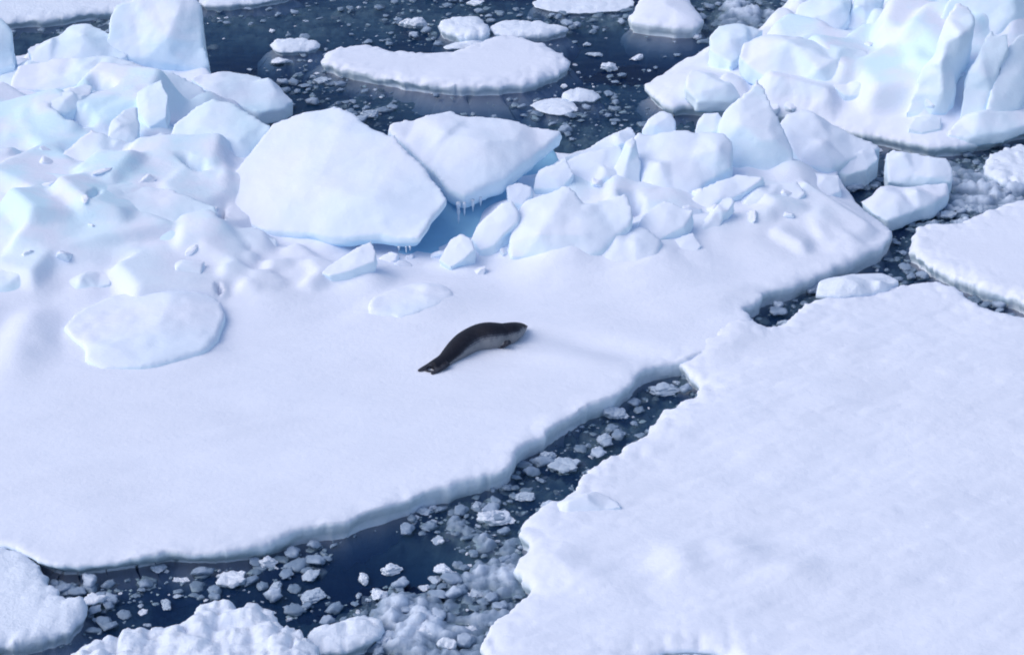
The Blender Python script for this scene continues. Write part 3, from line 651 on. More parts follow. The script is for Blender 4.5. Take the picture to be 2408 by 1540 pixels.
floe("ice_floe", [(150, 1640), (172, 1540), (200, 1518), (262, 1502), (340, 1478), (420, 1466), (462, 1452), (470, 1420), (512, 1412), (545, 1432), (590, 1425), (640, 1424), (662, 1458), (700, 1492), (740, 1530), (800, 1680)], 0.42, 0.045, CRUMB,
     "rough crumbly white floe poking up at the bottom edge, left of centre", seed=15, rough=POP, lumps=0.24, lump_r=1.2, hf=lambda X, Y, D: 0.16 * (fbm(X / 0.5, Y / 0.5, oct=4, seed=5, billow=True) + .3) * np.clip(-D / .2, 0, 1))
floe("ice_floe", [(722, 1505), (735, 1468), (790, 1452), (855, 1438), (892, 1450), (900, 1478), (850, 1508), (780, 1522)], 0.28, 0.04, CRUMB,
     "small raft of rough snow in the slush beside the crumbly white floe", seed=16, rough=((0.05, 1.0), (0.07, 0.4), (0.03, 0.15)), lumps=0.12, lump_r=0.8)
floe("ice_floe", [(2138, 575), (2150, 532), (2185, 514), (2235, 522), (2285, 516), (2322, 492), (2380, 474), (2412, 458), (2520, 420), (3000, 380), (3100, 720), (2440, 722), (2405, 690), (2335, 676), (2280, 652), (2225, 630), (2172, 606)], 0.36, 0.05, SNOW,
     "flat floe at the right edge beyond the narrow black crack", seed=17, rough=POP, lumps=0.10)
floe("ice_floe", [(2318, 388), (2350, 352), (2420, 335), (2700, 320), (2700, 430), (2412, 428), (2350, 420)], 0.3, 0.05, CRUMB, "small lumpy floe at the right edge above the slushy channel", seed=18, rough=POP, lumps=0.15, lump_r=0.9)
slab("ice_plate", "thin pale plate lying in the crack junction with a black gap beneath its front", [(1922, 684), (1928, 660), (2000, 640), (2078, 632), (2122, 655), (2090, 676), (2030, 690), (1980, 694)], (1980, 690, 0.38), 3, 2, 0.16, cat="ice plate", voxel=0.05, it=2, mat=CRUMB)
URIGHT = [(1508, 198), (1560, 166), (1650, 118), (1720, 95), (1800, 60), (1840, 22), (1890, -20), (1950, -70), (3000, -120), (3100, 200), (2412, 292), (2330, 318), (2250, 333), (2200, 338), (2130, 322), (2060, 306), (2010, 298), (1900, 275), (1830, 262), (1690, 246), (1620, 235), (1578, 242), (1540, 216)]
UB = [(1650, 180, .25, .9, .9), (1900, 130, .5, 2.0, 1.6), (2200, 60, 1.3, 2.4, 2.2), (2350, 60, 1.4, 1.8, 2.2), (2100, 200, 0.4, 1.6, 1.2), (2000, 40, .4, 1.6, 1.6), (2600, 50, 1, 2.5, 2.5)]
def ur_h(X, Y, D):
    acc = 0
    for u, v, h, rx, ry in UB:
        c = P(u, v, h + 0.35); acc = acc + (h * np.exp(-((X - c[0]) / rx) ** 2 - ((Y - c[1]) / ry) ** 2)) ** 3
    H = acc ** (1 / 3)
    H = H + np.clip(H / .5, 0, 1) * 0.1 * fbm(X / 1.2, Y / 1.2, oct=3, seed=53, billow=True)
    H = plates(H, X, Y, [(1660, 2560, -80, 240, 110, .3, 1.3, .5)], 31)
    return H * np.clip(-D / 0.5, 0, 1)
upper_floe = floe("ice_floe", URIGHT, 0.40, 0.06, SNOW, "floe at upper right heaped with a pressure ridge and tall leaning pillars", hf=ur_h, seed=19, rough=((0.10, 1.2), (0.08, 0.5), (0.03, 0.2)), under=0.15, foot=0.3)
floe("ice_floe", [(755, 140), (765, 122), (805, 106), (880, 103), (892, 112), (960, 119), (1040, 122), (1100, 110), (1150, 86), (1190, 78), (1240, 86), (1292, 106), (1340, 140), (1318, 160), (1260, 182), (1180, 196), (1080, 198), (1000, 190), (940, 182), (830, 160)], 0.32, 0.06, SNOW,
     "long crescent shaped floe alone in the dark water at top centre", seed=20, rough=((0.10, 1.2), (0.12, 0.5), (0.05, 0.2)), lumps=0.10, foot=0.7)
SMALL = [
    ([(636, 98), (650, 88), (690, 82), (738, 88), (752, 98), (720, 110), (650, 113)], 0.22, "low rounded raft of wet snow left of the crescent floe"),
    ([(1032, 50), (1048, 42), (1090, 34), (1130, 40), (1158, 72), (1100, 76), (1048, 64)], 0.35, "small trapezoid floe behind the crescent floe, touching a longer one"),
    ([(1150, 58), (1180, 48), (1232, 42), (1352, 57), (1300, 72), (1220, 76), (1168, 74)], 0.28, "long thin floe behind the crescent floe's right half"),
    ([(1318, 214), (1350, 202), (1385, 202), (1412, 212), (1385, 228), (1335, 224)], 0.22, "small white raft floating right of and below the crescent floe"),
    ([(1250, 246), (1262, 236), (1300, 226), (1352, 236), (1352, 258), (1300, 264)], 0.10, "half awash grey raft just behind the middle ridge slab"),
    ([(1240, 8), (1300, -12), (1480, -12), (1490, 10), (1440, 26), (1330, 30)], 0.08, "pale green ice raft awash at the top edge, right of centre"),
    ([(1180, 92), (1100, 108), (1040, 112), (1050, 102), (1120, 92), (1170, 84)], 0.10, "thin grey strip of ice against the crescent floe's back edge"),
]
for k, (px, fb, lab) in enumerate(SMALL):
    floe("ice_floe", px, fb, 0.05, CRUMB, lab, seed=30 + k, rough=((0.06, 1.0), (0.09, 0.4), (0.04, 0.17)), lumps=0.09, lump_r=0.6, foot=0.3)
floe("ice_floe", [(-700, -60), (470, -40), (440, 2), (380, 8), (260, 18), (180, 26), (140, 36), (60, 42), (-100, 48), (-700, 70)], 0.3, 0.08, CRUMB, "far floe along the top left edge behind the big upright block", seed=40, rough=POP, lumps=0.1)
floe("ice_floe", [(455, -30), (700, -30), (640, -2), (520, 4), (470, 3)], 0.25, 0.08, CRUMB, "sliver of far floe touching the top edge beside the upright block", seed=41, rough=POP)
floe("ice_floe", [(1472, 40), (1500, 10), (1520, -30), (1600, -40), (1630, 10), (1658, 48), (1610, 58), (1530, 50)], 0.40, 0.06, SNOW, "tilted wedge shaped floe at the top edge right of centre", seed=42, hf=lambda X, Y, D: 0.25 * np.clip(-D / 1.2, 0, 1), rough=((0.05, 1.2), (0.07, 0.4)))

for args, kw in BLOCKS:
    slab(*args, **kw)

# loose rubble caught between the blocks
bpy.context.view_layer.update()
def drop_on(o, u, v):
    d = Vector(ray(u, v)).normalized(); org = Vector(CAM) - o.location
    hit, loc, nor, _ = o.ray_cast(org, d)
    return (loc + o.location) if hit else None
RUB = []
SNOWCHIP = snow_material("snow_chip", WHITE, (0.72, 0.82, 0.93), -0.5, 0.1, bump=0.2, fine=8, steepc=(0.78, 0.87, 0.965))
for k in range(6):
    m_ = chunk_mesh(500 + k, 1, 0.75, 0.6, voxel=0.085, it=1, amps=((0.05, 0.6, False), (0.02, 0.3, False)))
    m_.materials.append(SNOWCHIP); RUB.append(m_)
rr = random.Random(11)
for floe_o, (u0, v0, u1, v1), n, lab, grp in ((main_floe, (10, 150, 520, 600), 12, "small broken snow block among the rubble of the upper left ridge", "loose rubble of the upper left ridge"),
        (main_floe, (860, 580, 1240, 640), 7, "small broken snow block at the foot of the two big middle slabs", "loose rubble below the middle slabs"),
        (main_floe, (1400, 420, 1940, 520), 9, "small broken snow block among the right end of the middle ridge", "loose rubble of the middle ridge's right end"),
        (upper_floe, (1800, 60, 2400, 285), 10, "small broken snow block on the upper right floe's ridge", "loose rubble of the upper right ridge")):
    for _ in range(n):
        u, v = rr.uniform(u0, u1), rr.uniform(v0, v1)
        p = drop_on(floe_o, u, v)
        if p is None or p.z < 0.2: continue
        o = bpy.data.objects.new("snow_block", RUB[rr.randrange(6)]); COL.objects.link(o)
        sc = 0.12 + 0.20 * rr.random()
        o.location = p + Vector((0, 0, -sc * 0.1)); o.scale = (sc * rr.uniform(.8, 1.5), sc, sc * rr.uniform(.7, 1.2))
        o.rotation_euler = (rr.uniform(-.5, .5), rr.uniform(-.5, .5), rr.uniform(0, 6.28))
        tag(o, lab, "snow block", grp)

# icicles under the angular slab
def icicle(u, v, z, ln, r):
    c = P(u, v, z)
    bm = bmesh.new()
    bmesh.ops.create_cone(bm, cap_ends=True, segments=10, radius1=0.006, radius2=r, depth=ln, matrix=Matrix.Translation((0, 0, -ln / 2)))
    bmesh.ops.subdivide_edges(bm, edges=[e for e in bm.edges if abs(e.verts[0].co.z - e.verts[1].co.z) > ln * .5], cuts=6)
    for q in bm.verts:
        w = 1 + 0.25 * math.sin(q.co.z * 40 + u); q.co.x *= w; q.co.y *= w
    me = bpy.data.meshes.new("icicle"); bm.to_mesh(me); bm.free(); smooth(me)
    o = link("icicle", me, CRUMB); o.location = c
    return o
for u, v, ln, r in ((1078, 476, 0.50, 0.05), (1092, 476, 0.30, 0.04), (1112, 470, 0.26, 0.04), (1130, 464, 0.2, .035)):
    tag(icicle(u, v, 1.0, ln, r), "white icicle hanging under the point of the angular slab", "icicle", "icicles under the angular slab")
for u, v, ln in ((938, 580, 0.09), (955, 580, 0.13), (964, 579, 0.1)):
    tag(icicle(u, v, 0.76, ln, 0.022), "short icicle under the smooth slab's front lip", "icicle", "short icicles under the smooth slab")

# ================================================================ SEAL
def build_seal():
    up = [(430, 850), (590, 740), (650, 650), (740, 530), (870, 400), (1000, 320), (1150, 245), (1290, 225), (1430, 233), (1520, 247), (1600, 230), (1720, 220), (1830, 238), (1888, 270)]
    lo = [(560, 960), (740, 890), (850, 815), (960, 760), (1060, 715), (1150, 672), (1270, 650), (1400, 645), (1520, 620), (1620, 590), (1700, 545), (1790, 470), (1850, 390), (1892, 330)]
    def dp(q): return ((1500 + q[0] / 4.013) / 1.5947, (1150 + q[1] / 4.013) / 1.5947)
    base = []
    for a, b in zip(up, lo):
        a, b = np.array(dp(a)), np.array(dp(b))
        m = (a + b) / 2
        base.append((m, np.linalg.norm(a - b)))
    cs, rs = [], []
    gz = np.array([ground(*P(m[0], m[1] + 20, 0.4)[:2]) for m, w in base])
    gz = np.convolve(np.pad(gz, 3, mode='edge'), np.ones(7) / 7, 'valid'); g0 = float(gz[0])
    for k, (m, w) in enumerate(base):
        r = w / 126 / 2 * 0.97
        z = gz[k] + r * 0.78 - 0.03
        if k >= 10: z = gz[k] + r * 0.82 + 0.012 * (k - 9)
        cs.append(P(m[0], m[1], z)); rs.append(r)
    cs = np.array(cs); rs = np.array(rs)
    # resample
    tt = np.linspace(0, len(cs) - 1, 70); ki = np.arange(len(cs))
    cs = np.stack([np.interp(tt, ki, cs[:, i]) for i in range(3)], 1); rs = np.interp(tt, ki, rs)
    for _ in range(8):
        cs[1:-1] = (cs[:-2] + 2 * cs[1:-1] + cs[2:]) / 4; rs[1:-1] = (rs[:-2] + 2 * rs[1:-1] + rs[2:]) / 4
    T = np.gradient(cs, axis=0); T /= np.linalg.norm(T, axis=1)[:, None]
    NS = 36
    V, C, Q = [], [], []
    for k in range(len(cs)):
        side = np.cross(T[k], [0, 0, 1]); side /= np.linalg.norm(side)      # towards the camera
        upv = np.cross(side, T[k])
        f = k / (len(cs) - 1)
        for a in range(NS):
            an = 2 * math.pi * a / NS
            x, y = math.cos(an), math.sin(an)
            rr = rs[k]
            V.append(cs[k] + side * x * rr * 1.08 + upv * y * rr * (0.94 if y > 0 else 1.04))
            C.append((f, an))
    n = len(cs)
    for k in range(n - 1):
        for a in range(NS):
            b = (a + 1) % NS
            Q.append((k * NS + a, k * NS + b, (k + 1) * NS + b, (k + 1) * NS + a))
    V.append(cs[0] - T[0] * 0.03); C.append((0, 1.57)); V.append(cs[-1] + T[-1] * rs[-1] * 0.7); C.append((1, 1.57))
    tr = [(len(V) - 2, (a + 1) % NS, a) for a in range(NS)] + [(len(V) - 1, (n - 1) * NS + a, (n - 1) * NS + (a + 1) % NS) for a in range(NS)]
    bm = bmesh.new()
    bv = [bm.verts.new(q) for q in V]
    for q in Q: bm.faces.new([bv[i] for i in q])
    for q in tr: bm.faces.new([bv[i] for i in q])
    ref = [(Vector(V[i]), C[i]) for i in range(len(V))]
    def flipper(pts, wid, th, bend):                # a flattened tapered blade along pts (world), closed
        pts = np.array(pts); m = len(pts)
        Tt = np.gradient(pts, axis=0); Tt /= np.linalg.norm(Tt, axis=1)[:, None]
        rings = []
        for k in range(m):
            s = np.cross(Tt[k], [bend[0], bend[1], bend[2]]); s /= np.linalg.norm(s); w2 = np.cross(s, Tt[k])
            ring = []
            for a in range(14):
                an = 2 * math.pi * a / 14
                p = pts[k] + s * math.cos(an) * wid[k] + w2 * math.sin(an) * th[k]
                ring.append(bm.verts.new(p)); ref.append((Vector(p), (-1, 0)))
            rings.append(ring)
        for k in range(m - 1):
            for a in range(14):
                b = (a + 1) % 14; bm.faces.new((rings[k][a], rings[k][b], rings[k + 1][b], rings[k + 1][a]))
        bm.faces.new(rings[0][::-1]); bm.faces.new(rings[-1])
    def W_(q, h): u, v = dp(q); return P(u, v, g0 + h - 0.02)
    hin1 = [W_(q, h) for q, h in (((640, 760), .13), ((540, 815), .10), ((440, 880), .07), ((340, 935), .05), ((268, 966), .03))]
    flipper(hin1, [.07, .07, .065, .06, .035], [.05, .04, .03, .025, .015], (0, 0, 1))
    hin2 = [W_(q, h) for q, h in (((720, 850), .11), ((640, 910), .08), ((570, 955), .06), ((510, 990), .04), ((466, 1014), .03))]
    flipper(hin2, [.07, .07, .06, .05, .03], [.05, .04, .03, .025, .015], (0, 0, 1))
    hin3 = [W_(q, h) for q, h in (((350, 935), .045), ((420, 968), .04), ((500, 975), .04), ((560, 955), .05))]
    flipper(hin3, [.03, .03, .03, .03], [.02, .02, .02, .02], (0, 0, 1))
    ff = [W_(q, h) for q, h in (((1650, 530), .22), ((1600, 560), .16), ((1545, 590), .10), ((1490, 615), .06), ((1440, 632), .04))]
    flipper(ff, [.05, .06, .055, .045, .025], [.05, .04, .03, .025, .02], (0, -0.4, 1))
    k = 50                                           # far side front flipper, lying flat on the snow
    sd_ = -np.cross(T[k], [0, 0, 1]); sd_ /= np.linalg.norm(sd_)
    far = [cs[k] + sd_ * rs[k] * 0.8 - np.array([0, 0, .12]) + sd_ * q - T[k] * q * 0.8 + np.array([0, 0, -.05 * q]) for q in (0, .07, .14, .2)]
    flipper(far, [.08, .08, .06, .03], [.04, .03, .025, .015], (0, 0, 1))
    bmesh.ops.recalc_face_normals(bm, faces=bm.faces[:])
    me = bpy.data.meshes.new("seal_body"); bm.to_mesh(me); bm.free()
    me = baked(me, 0.016, 5); me.materials.clear(); me.name = "seal_body"; smooth(me)
    kd = kdtree.KDTree(len(ref))
    for i, (p, c) in enumerate(ref): kd.insert(p, i)
    kd.balance()
    ca = me.color_attributes.new("coat", 'FLOAT_COLOR', 'POINT')
    cols = np.zeros((len(me.vertices), 4), dtype=np.float32); cols[:, 3] = 1
    vc = np.array([v.co[:] for v in me.vertices])
    wob = fbm(vc[:, 0] / .18, vc[:, 1] / .18, vc[:, 2] / .18, oct=3, seed=4)
    for i in range(len(vc)):
        f, an = ref[kd.find(vc[i])[1]][1]
        if f < 0: b = 0.33
        else:
            y = math.sin(an); x = math.cos(an)
            edge = 0.47 - 0.62 * max(0, (0.3 - f)) / 0.3 + (0.12 if 0.8 < f < 0.9 else 0)    # grey flank below, dark back above
            if f > 0.86: edge -= 0.12
            b = 1 / (1 + math.exp((y - edge + 0.10 * wob[i]) * 14))
            if f < 0.06: b *= 0.3
            if f > 0.85 and y < 0.15 and f < 0.985: b *= 1.35
        cols[i, :3] = b
    ca.data.foreach_set("color", cols.ravel())
    m, t, bs = new_mat("seal_fur")
    at = t.nodes.new("ShaderNodeVertexColor"); at.layer_name = "coat"
    nz = noise_node(t, 13, 5, 0.7)
    mm = t.nodes.new("ShaderNodeMath"); mm.operation = 'MULTIPLY_ADD'; t.links.new(nz.outputs[0], mm.inputs[0]); mm.inputs[1].default_value = 0.55
    sb = t.nodes.new("ShaderNodeMath"); sb.operation = 'SUBTRACT'; t.links.new(at.outputs[0], sb.inputs[0]); sb.inputs[1].default_value = 0.27
    t.links.new(sb.outputs[0], mm.inputs[2])
    rp = ramp(t, mm.outputs[0], [(0.0, (0.012, 0.013, 0.022)), (0.35, (0.03, 0.034, 0.05)), (0.8, (0.115, 0.125, 0.155)), (1.0, (0.23, 0.24, 0.26))])
    t.links.new(rp.outputs[0], bs.inputs["Base Color"])
    bs.inputs["Roughness"].default_value = 0.6; bs.inputs["Specular IOR Level"].default_value = 0.2
    body = link("body", me, m)
    root = bpy.data.objects.new("seal", None); COL.objects.link(root)
    root.location = (float(cs[30][0]), float(cs[30][1]), g0)
    body.parent = root; body.matrix_parent_inverse = Matrix.Translation(-root.location)
    tag(root, "dark grey seal with paler belly lying on the snow, head to the right", "seal")
    em, et, eb = new_mat("seal_eye"); eb.inputs["Base Color"].default_value = (0.005, 0.005, 0.006, 1); eb.inputs["Roughness"].default_value = 0.1
    k = 63; side = np.cross(T[k], [0, 0, 1]); side /= np.linalg.norm(side)
    for s in (1, -1):
        bm = bmesh.new(); bmesh.ops.create_uvsphere(bm, u_segments=14, v_segments=10, radius=0.022)
        e_ = bpy.data.meshes.new("eye"); bm.to_mesh(e_); bm.free(); smooth(e_)
        eo = link("eye", e_, em, root)
        upv = np.array([0, 0, 1.0])
        eo.location = Vector(cs[k] + side * s * rs[k] * 0.72 + upv * rs[k] * 0.60) - root.location
    bm = bmesh.new(); bmesh.ops.create_uvsphere(bm, u_segments=14, v_segments=10, radius=0.03)
    e_ = bpy.data.meshes.new("nose"); bm.to_mesh(e_); bm.free(); smooth(e_)
    no = link("nose", e_, em, root); no.location = Vector(cs[-1] + T[-1] * rs[-1] * 0.55) - root.location; no.scale = (1, 1, .8)
build_seal()

# ================================================================ BRASH AND SLUSH IN THE LEADS
DENS = [  # u, v, radius x, radius y (metres), density
    (1130, 1330, 1.3, 2.2, .95), (1030, 1460, 1.8, 1.6, 1.0), (1180, 1480, .8, 1.2, .8), (1100, 1200, 1.2, 1.0, .85), (1250, 1130, 1.0, 1.2, .76), (1400, 1030, 1.2, 1.4, .74), (1540, 920, 1.2, 1.5, .72), (1640, 880, .5, .5, .9),
    (880, 1420, .9, .9, .75), (600, 1370, 1.3, .8, .40), (400, 1400, 1.5, 1.1, .22), (150, 1400, .5, .5, .8), (250, 1400, .8, .6, .55), (200, 1480, .9, .5, .45), (850, 1275, 1.3, .7, .62), (700, 1300, 1.0, .6, .5),
    (2300, 440, 1.5, 2.2, 1.0), (2220, 520, 1.0, 1.4, .95), (2120, 600, .7, 1.2, .75), (2200, 340, 1.5, .8, .85), (2350, 340, 1.2, .7, .8), (2040, 430, .5, .6, .8), (1830, 720, .6, 1.6, .7), (1900, 690, .6, .8, .8), (2340, 715, .5, .5, .55),
    (1600, 270, 1.8, 1.8, .64), (1420, 300, 1.7, 1.6, .66), (1480, 200, 1.6, 1.4, .5), (900, 220, 2.0, 1.6, .5), (740, 200, .8, 1.0, .45), (860, 270, .7, .8, .55), (650, 30, 2.8, 2.2, .62), (900, 15, 2.8, 1.8, .62), (1100, 15, 2.4, 1.6, .62), (1390, 30, 1.6, 1.5, .75),
    (1750, 30, 1.4, 2.4, .9), (1700, 60, 1.0, 1.2, .6), (200, 60, 2.5, 2.0, .75), (1250, 70, 2.0, 1.0, .5), (1000, 90, 1.0, .6, .4), (700, 130, 1.6, 1.2, .25), (1330, 260, .8, .8, .6)]
HOLES = [(930, 1312, 1.0, .75), (800, 1370, .7, .4), (470, 1450, 1.0, .45), (600, 120, 1.0, 1.0), (1480, 120, 1.0, 1.0)]
def open_water(x, y):
    r = 9.0
    for u, v, rx, ry in HOLES:
        c = P(u, v, 0); r = np.minimum(r, ((x - c[0]) / rx) ** 2 + ((y - c[1]) / ry) ** 2)
    return r
def slush(x0, x1, y0, y1, res, seed):
    X, Y = np.meshgrid(np.arange(x0, x1, res), np.arange(y0, y1, res))
    dn = np.zeros_like(X)
    for u, v, rx, ry, a in DENS:
        c = P(u, v, 0)
        dn = np.maximum(dn, a * np.exp(-((X - c[0]) / rx) ** 4 * 0.6 - ((Y - c[1]) / ry) ** 4 * 0.6))
    dn = dn * (1 - np.exp(-open_water(X, Y) ** 2))
    fd = np.full(X.shape, 9.0)
    for fx0, fy0, fx1, fy1, cr, G in FLOES:
        d = bilinear(G, fx0, fy0, cr, X, Y)
        ins = (X > fx0) & (X < fx1) & (Y > fy0) & (Y < fy1)
        fd = np.where(ins, np.minimum(fd, d), fd)
    big = fbm(X / 1.5, Y / 1.0, oct=3, seed=seed)
    lump = fbm(X / 0.45, Y / 0.36, oct=4, seed=seed + 3, billow=True)
    fine = fbm(X / 0.14, Y / 0.14, oct=3, seed=seed + 7, billow=True)
    Z = -0.76 + 0.05 * (Y > 5) + 0.92 * dn + 0.17 * big + (0.10 + 0.20 * dn) * lump + 0.09 * fine
    cD = np.maximum.reduce([Z[:-1, :-1], Z[1:, :-1], Z[:-1, 1:], Z[1:, 1:]])
    K = (cD > -0.75) & (fd[:-1, :-1] > -0.35) & (dn[:-1, :-1] > 0.02)
    ny, nx = X.shape
    use = np.zeros((ny, nx), bool)
    for di in (0, 1):
        for dj in (0, 1): use[di:ny - 1 + di, dj:nx - 1 + dj] |= K
    idx = np.full((ny, nx), -1); idx[use] = np.arange(use.sum())
    return np.stack([X[use], Y[use], Z[use]], 1), grid_faces(K, idx)
Va, Qa = slush(-11, 13, -12.5, 6.0, 0.045, 61)
Vb, Qb = slush(-16, 18, 6.0, 25, 0.065, 61)
LOW = []
for k in range(6):
    m_ = chunk_mesh(300 + k, 1, 1, 0.7, voxel=0.24, it=1, amps=((0.18, 0.6, True), (0.08, 0.25, True)))
    v_ = np.array([q.co[:] for q in m_.vertices]); m_.calc_loop_triangles()
    LOW.append((v_, np.array([q.vertices[:] for q in m_.loop_triangles])))
rb = np.random.RandomState(3)
LV, LT, nv = [], [], len(Va) + len(Vb)
n_lump = 0
while n_lump < 5200:
    a_ = DENS[rb.randint(len(DENS))]
    c_ = P(a_[0], a_[1], 0)
    x_, y_ = c_[0] + rb.normal() * a_[2] * .75, c_[1] + rb.normal() * a_[3] * .75
    if rb.rand() > a_[4] + 0.1 or open_water(x_, y_) < 1: n_lump += 1; continue
    ok = True
    for fx0, fy0, fx1, fy1, cr, G in FLOES:
        if fx0 < x_ < fx1 and fy0 < y_ < fy1 and float(bilinear(G, fx0, fy0, cr, np.array([x_]), np.array([y_]))[0]) < 0.05: ok = False; break
    n_lump += 1
    if not ok: continue
    v_, t_ = LOW[rb.randint(6)]
    sc = 0.03 + 0.20 * rb.rand() ** 3.2
    an = rb.rand() * 6.28
    q = v_ * np.array([sc * rb.uniform(.8, 1.5), sc, sc * rb.uniform(.4, .8)])
    q = np.stack([q[:, 0] * math.cos(an) - q[:, 1] * math.sin(an) + x_, q[:, 0] * math.sin(an) + q[:, 1] * math.cos(an) + y_, q[:, 2] + rb.uniform(-.3, .5) * sc], 1)
    LV.append(q); LT.append(t_ + nv); nv += len(q)
me = mesh_from("brash", np.concatenate([Va, Vb] + LV), np.concatenate([Qa, Qb + len(Va)]), np.concatenate(LT))
tag(link("brash_slush", me, SLUSH), "grey slush of crushed ice and half sunk lumps filling the leads", "slush", kind="stuff")

# countable chunks: traced ones first
CH = [chunk_mesh(100 + k, 1, 1, 0.62, voxel=0.075, it=1, amps=((0.20, 0.5, True), (0.09, 0.2, True))) for k in range(8)]
CHW = [m.copy() for m in CH]
for m in CH: m.materials.append(CRUMB)
WET = snow_material("wet_snow_chunk", (0.50, 0.59, 0.72), (0.3, 0.4, 0.5), -0.4, 0.2, bump=0.5, fine=12, steepc=(0.42, 0.52, 0.66))
for m in CHW: m.materials.append(WET)
def chunk(u, v, w, h, label, group=None, k=0, wet=False, sink=0.3):
    c = P(u, v, 0)
    s = math.dist(c, CAM)
    mpp = s * 2 * TH / 2408 * math.cos(math.atan(0.1))
    o = bpy.data.objects.new("ice_chunk", (CHW if wet else CH)[k % 8])
    COL.objects.link(o)
    sx = w * mpp / 2 * 0.98; sy = sx * 0.75; sz = max(0.03, h * mpp * 0.6)
    o.location = (c[0], c[1], sz * sink)
    o.scale = (sx, sy, sz); o.rotation_euler = (0, 0, random.uniform(0, 6.28) if abs(sx - sy) < 0.06 else random.uniform(-.5, .5))
    return tag(o, label, "ice chunk", group)
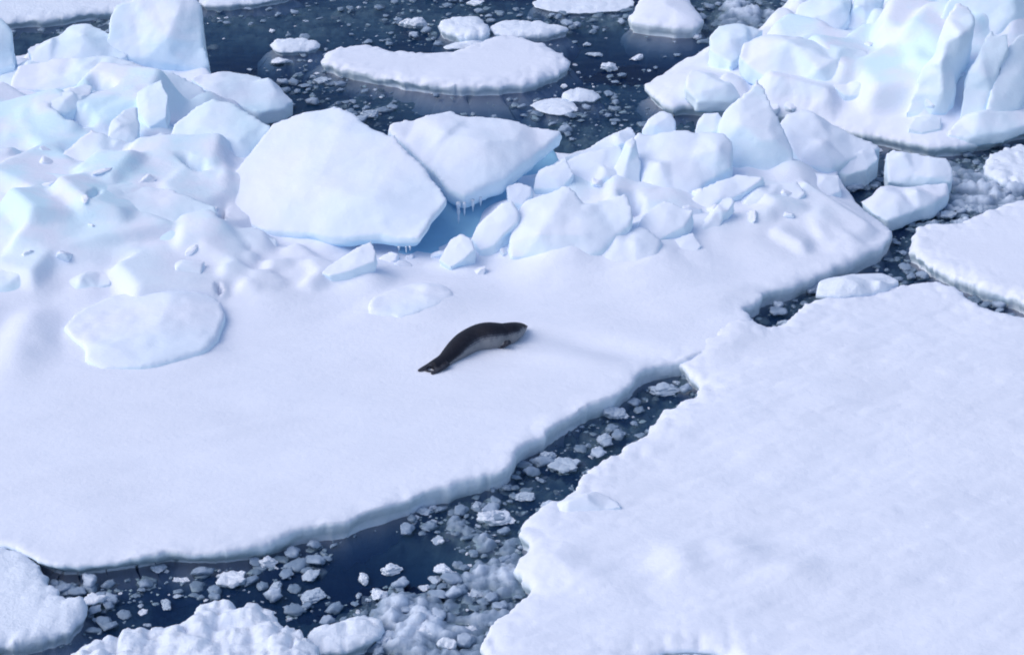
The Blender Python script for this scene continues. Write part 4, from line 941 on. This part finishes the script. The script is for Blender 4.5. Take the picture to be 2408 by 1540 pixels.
TR = [
    (1160, 1222, 120, 55, "white lopsided chunk in the lead beside the broad floe's knobbly corner", 0), (1234, 1170, 70, 26, "flat white chunk at the right side of the lead, near the floe corner", 1),
    (548, 1370, 105, 58, "largest crumbly chunk cluster in the dark left part of the lead", 0), (630, 1328, 62, 36, "rounded chunk close under the seal's floe edge, left of centre", 0), (371, 1340, 56, 24, "flat oval chunk near the undercut edge in the left lead", 1),
    (387, 1425, 52, 24, "grey chunk near the crumbly white floe's left shoulder", 1), (420, 1404, 34, 16, "small flat chip above the grey chunk in the left lead", 1), (730, 1358, 70, 30, "grey wedge shaped chunk at the edge of the open navy water", 1),
    (683, 1310, 30, 24, "small round lump in the greenish shelf water", 1), (716, 1318, 20, 20, "tiny upright lump right of the small round one", 1), (1037, 1276, 26, 22, "single bright white ball of ice in grey slush", 0), (920, 1345, 72, 34, "white chunk at the right rim of the open navy water", 0),
    (890, 1405, 62, 46, "horned white chunk like a boot, in the slush", 0), (860, 1365, 56, 34, "round chunk left of the horned one", 0), (1045, 1350, 76, 52, "knobbly white chunk pile in the middle of the slush", 0), (1080, 1388, 44, 20, "low white chip right of the knobbly pile", 0),
    (650, 1385, 60, 30, "grey chunk between the crumbly cluster and the crumbly white floe", 1), (735, 1405, 90, 34, "ragged snow crust behind the crumbly white floe's right shoulder", 1), (900, 1510, 74, 66, "cluster of white lumps beside the small raft at the bottom", 0),
    (1000, 1500, 90, 60, "rounded white hump near the bottom edge", 0), (1055, 1525, 70, 66, "tall white lump cut by the bottom edge", 0), (1105, 1482, 56, 30, "oval chunk above the dark hole at the bottom right of the slush", 0), (230, 1420, 90, 60, "heap of snow crumbs against the lower left floe corner", 0),
    (180, 1450, 80, 50, "snow crumbs stuck to the lower left floe's front", 0), (1440, 975, 92, 50, "broad grey lump in the upper part of the lead", 1), (1420, 1035, 60, 26, "grey smear of ice halfway up the lead", 1), (1330, 1100, 110, 44, "wide grey white lump field left of the floe's broken tab", 1),
    (1560, 922, 100, 34, "grey tongue shaped chunk near the lead's upper end", 1), (1600, 868, 52, 22, "small chunk at the closed end of the lead", 0),
    (975, 62, 80, 44, "twin peaked snow pile left of the trapezoid floe", 0), (663, 152, 68, 34, "domed snow chunk left of the crescent floe's tip", 0), (1434, 164, 66, 32, "bright popcorn shaped chunk right of the crescent floe", 0), (1500, 140, 46, 24, "pair of small white chunks near the upper right floe", 0),
    (868, 274, 62, 40, "jagged chunk in the gap behind the two big slabs", 1), (760, 196, 60, 34, "grey curled chunk below the domed one", 1), (1640, 90, 40, 16, "low white chunk near the upper right floe's back", 0), (1380, 108, 30, 14, "tiny chunk just right of the crescent floe's end", 1),
    (1400, 130, 50, 14, "thin floating chip right of the crescent floe", 1), (1325, 206, 30, 16, "small piece touching the little white raft", 0), (1350, 262, 34, 18, "small white bit on the grey raft's right end", 0), (2290, 500, 90, 50, "largest grey lump in the slushy right channel", 1),
    (2350, 430, 60, 60, "rounded grey lump near the right edge of the channel", 1), (2230, 510, 60, 34, "low lump left of the largest one in the right channel", 1), (2270, 356, 70, 28, "white chunk between the loaf block and the upper right floe", 1), (2100, 335, 40, 26, "small chunk under the upper right floe's dark edge", 1),
    (1858, 765, 70, 34, "mushy lump in the crack beside the seal floe's lower tongue", 1), (490, 1520, 46, 18, "grey chip behind the crumbly floe's left slope", 1), (1290, 1080, 60, 34, "lump against the seal floe's square corner", 1),
    (1225, 265, 44, 22, "small white cap visible on the angular slab's skyline", 0), (640, 75, 26, 14, "white bit left of the low wet raft's back", 0), (1120, 12, 60, 26, "peaked chunk at the top edge centre", 0), (1230, 90, 30, 12, "thin white rim piece behind the crescent floe", 0)]
for k, (u, v, w, h, lab, wet) in enumerate(TR):
    if (u, v) == (1225, 265): continue
    chunk(u, v, w, h, lab, None, k, bool(wet))
rg = random.Random(5)
def free(u, v, m=0.06):
    c = P(u, v, 0)
    if open_water(c[0], c[1]) < 0.8: return False
    for fx0, fy0, fx1, fy1, cr, G in FLOES:
        if fx0 < c[0] < fx1 and fy0 < c[1] < fy1 and float(bilinear(G, fx0, fy0, cr, np.array([c[0]]), np.array([c[1]]))[0]) < m: return False
    return True
FIELDS = [((150, 1330, 1000, 1500), 60, 10, 40, "small bit of brash drifting in the dark left half of the lead", "brash bits in the dark left lead"),
          ((850, 1180, 1260, 1530), 55, 14, 62, "small bit of brash in the grey slush at the bottom centre", "brash bits in the bottom slush"),
          ((1200, 880, 1650, 1150), 24, 10, 30, "small bit of brash in the narrow upper lead", "brash bits in the upper lead"),
          ((480, 8, 1750, 330), 85, 7, 24, "small bit of brash floating in the open water at the top", "brash bits in the far open water"),
          ((2040, 330, 2408, 640), 30, 14, 40, "small bit of brash in the slushy right channel", "brash bits in the right channel")]
for (a, b, c, d), n, lo_, hi_, lab, grp in FIELDS:
    k = 0
    for _ in range(n * 20):
        if k >= n: break
        u, v = rg.uniform(a, c), rg.uniform(b, d)
        if not free(u, v): continue
        w = lo_ + (hi_ - lo_) * rg.random() ** 2.2
        chunk(u, v, w, w * rg.uniform(0.35, 0.6), lab, grp, rg.randrange(8), rg.random() < 0.6, sink=0.1)
        k += 1
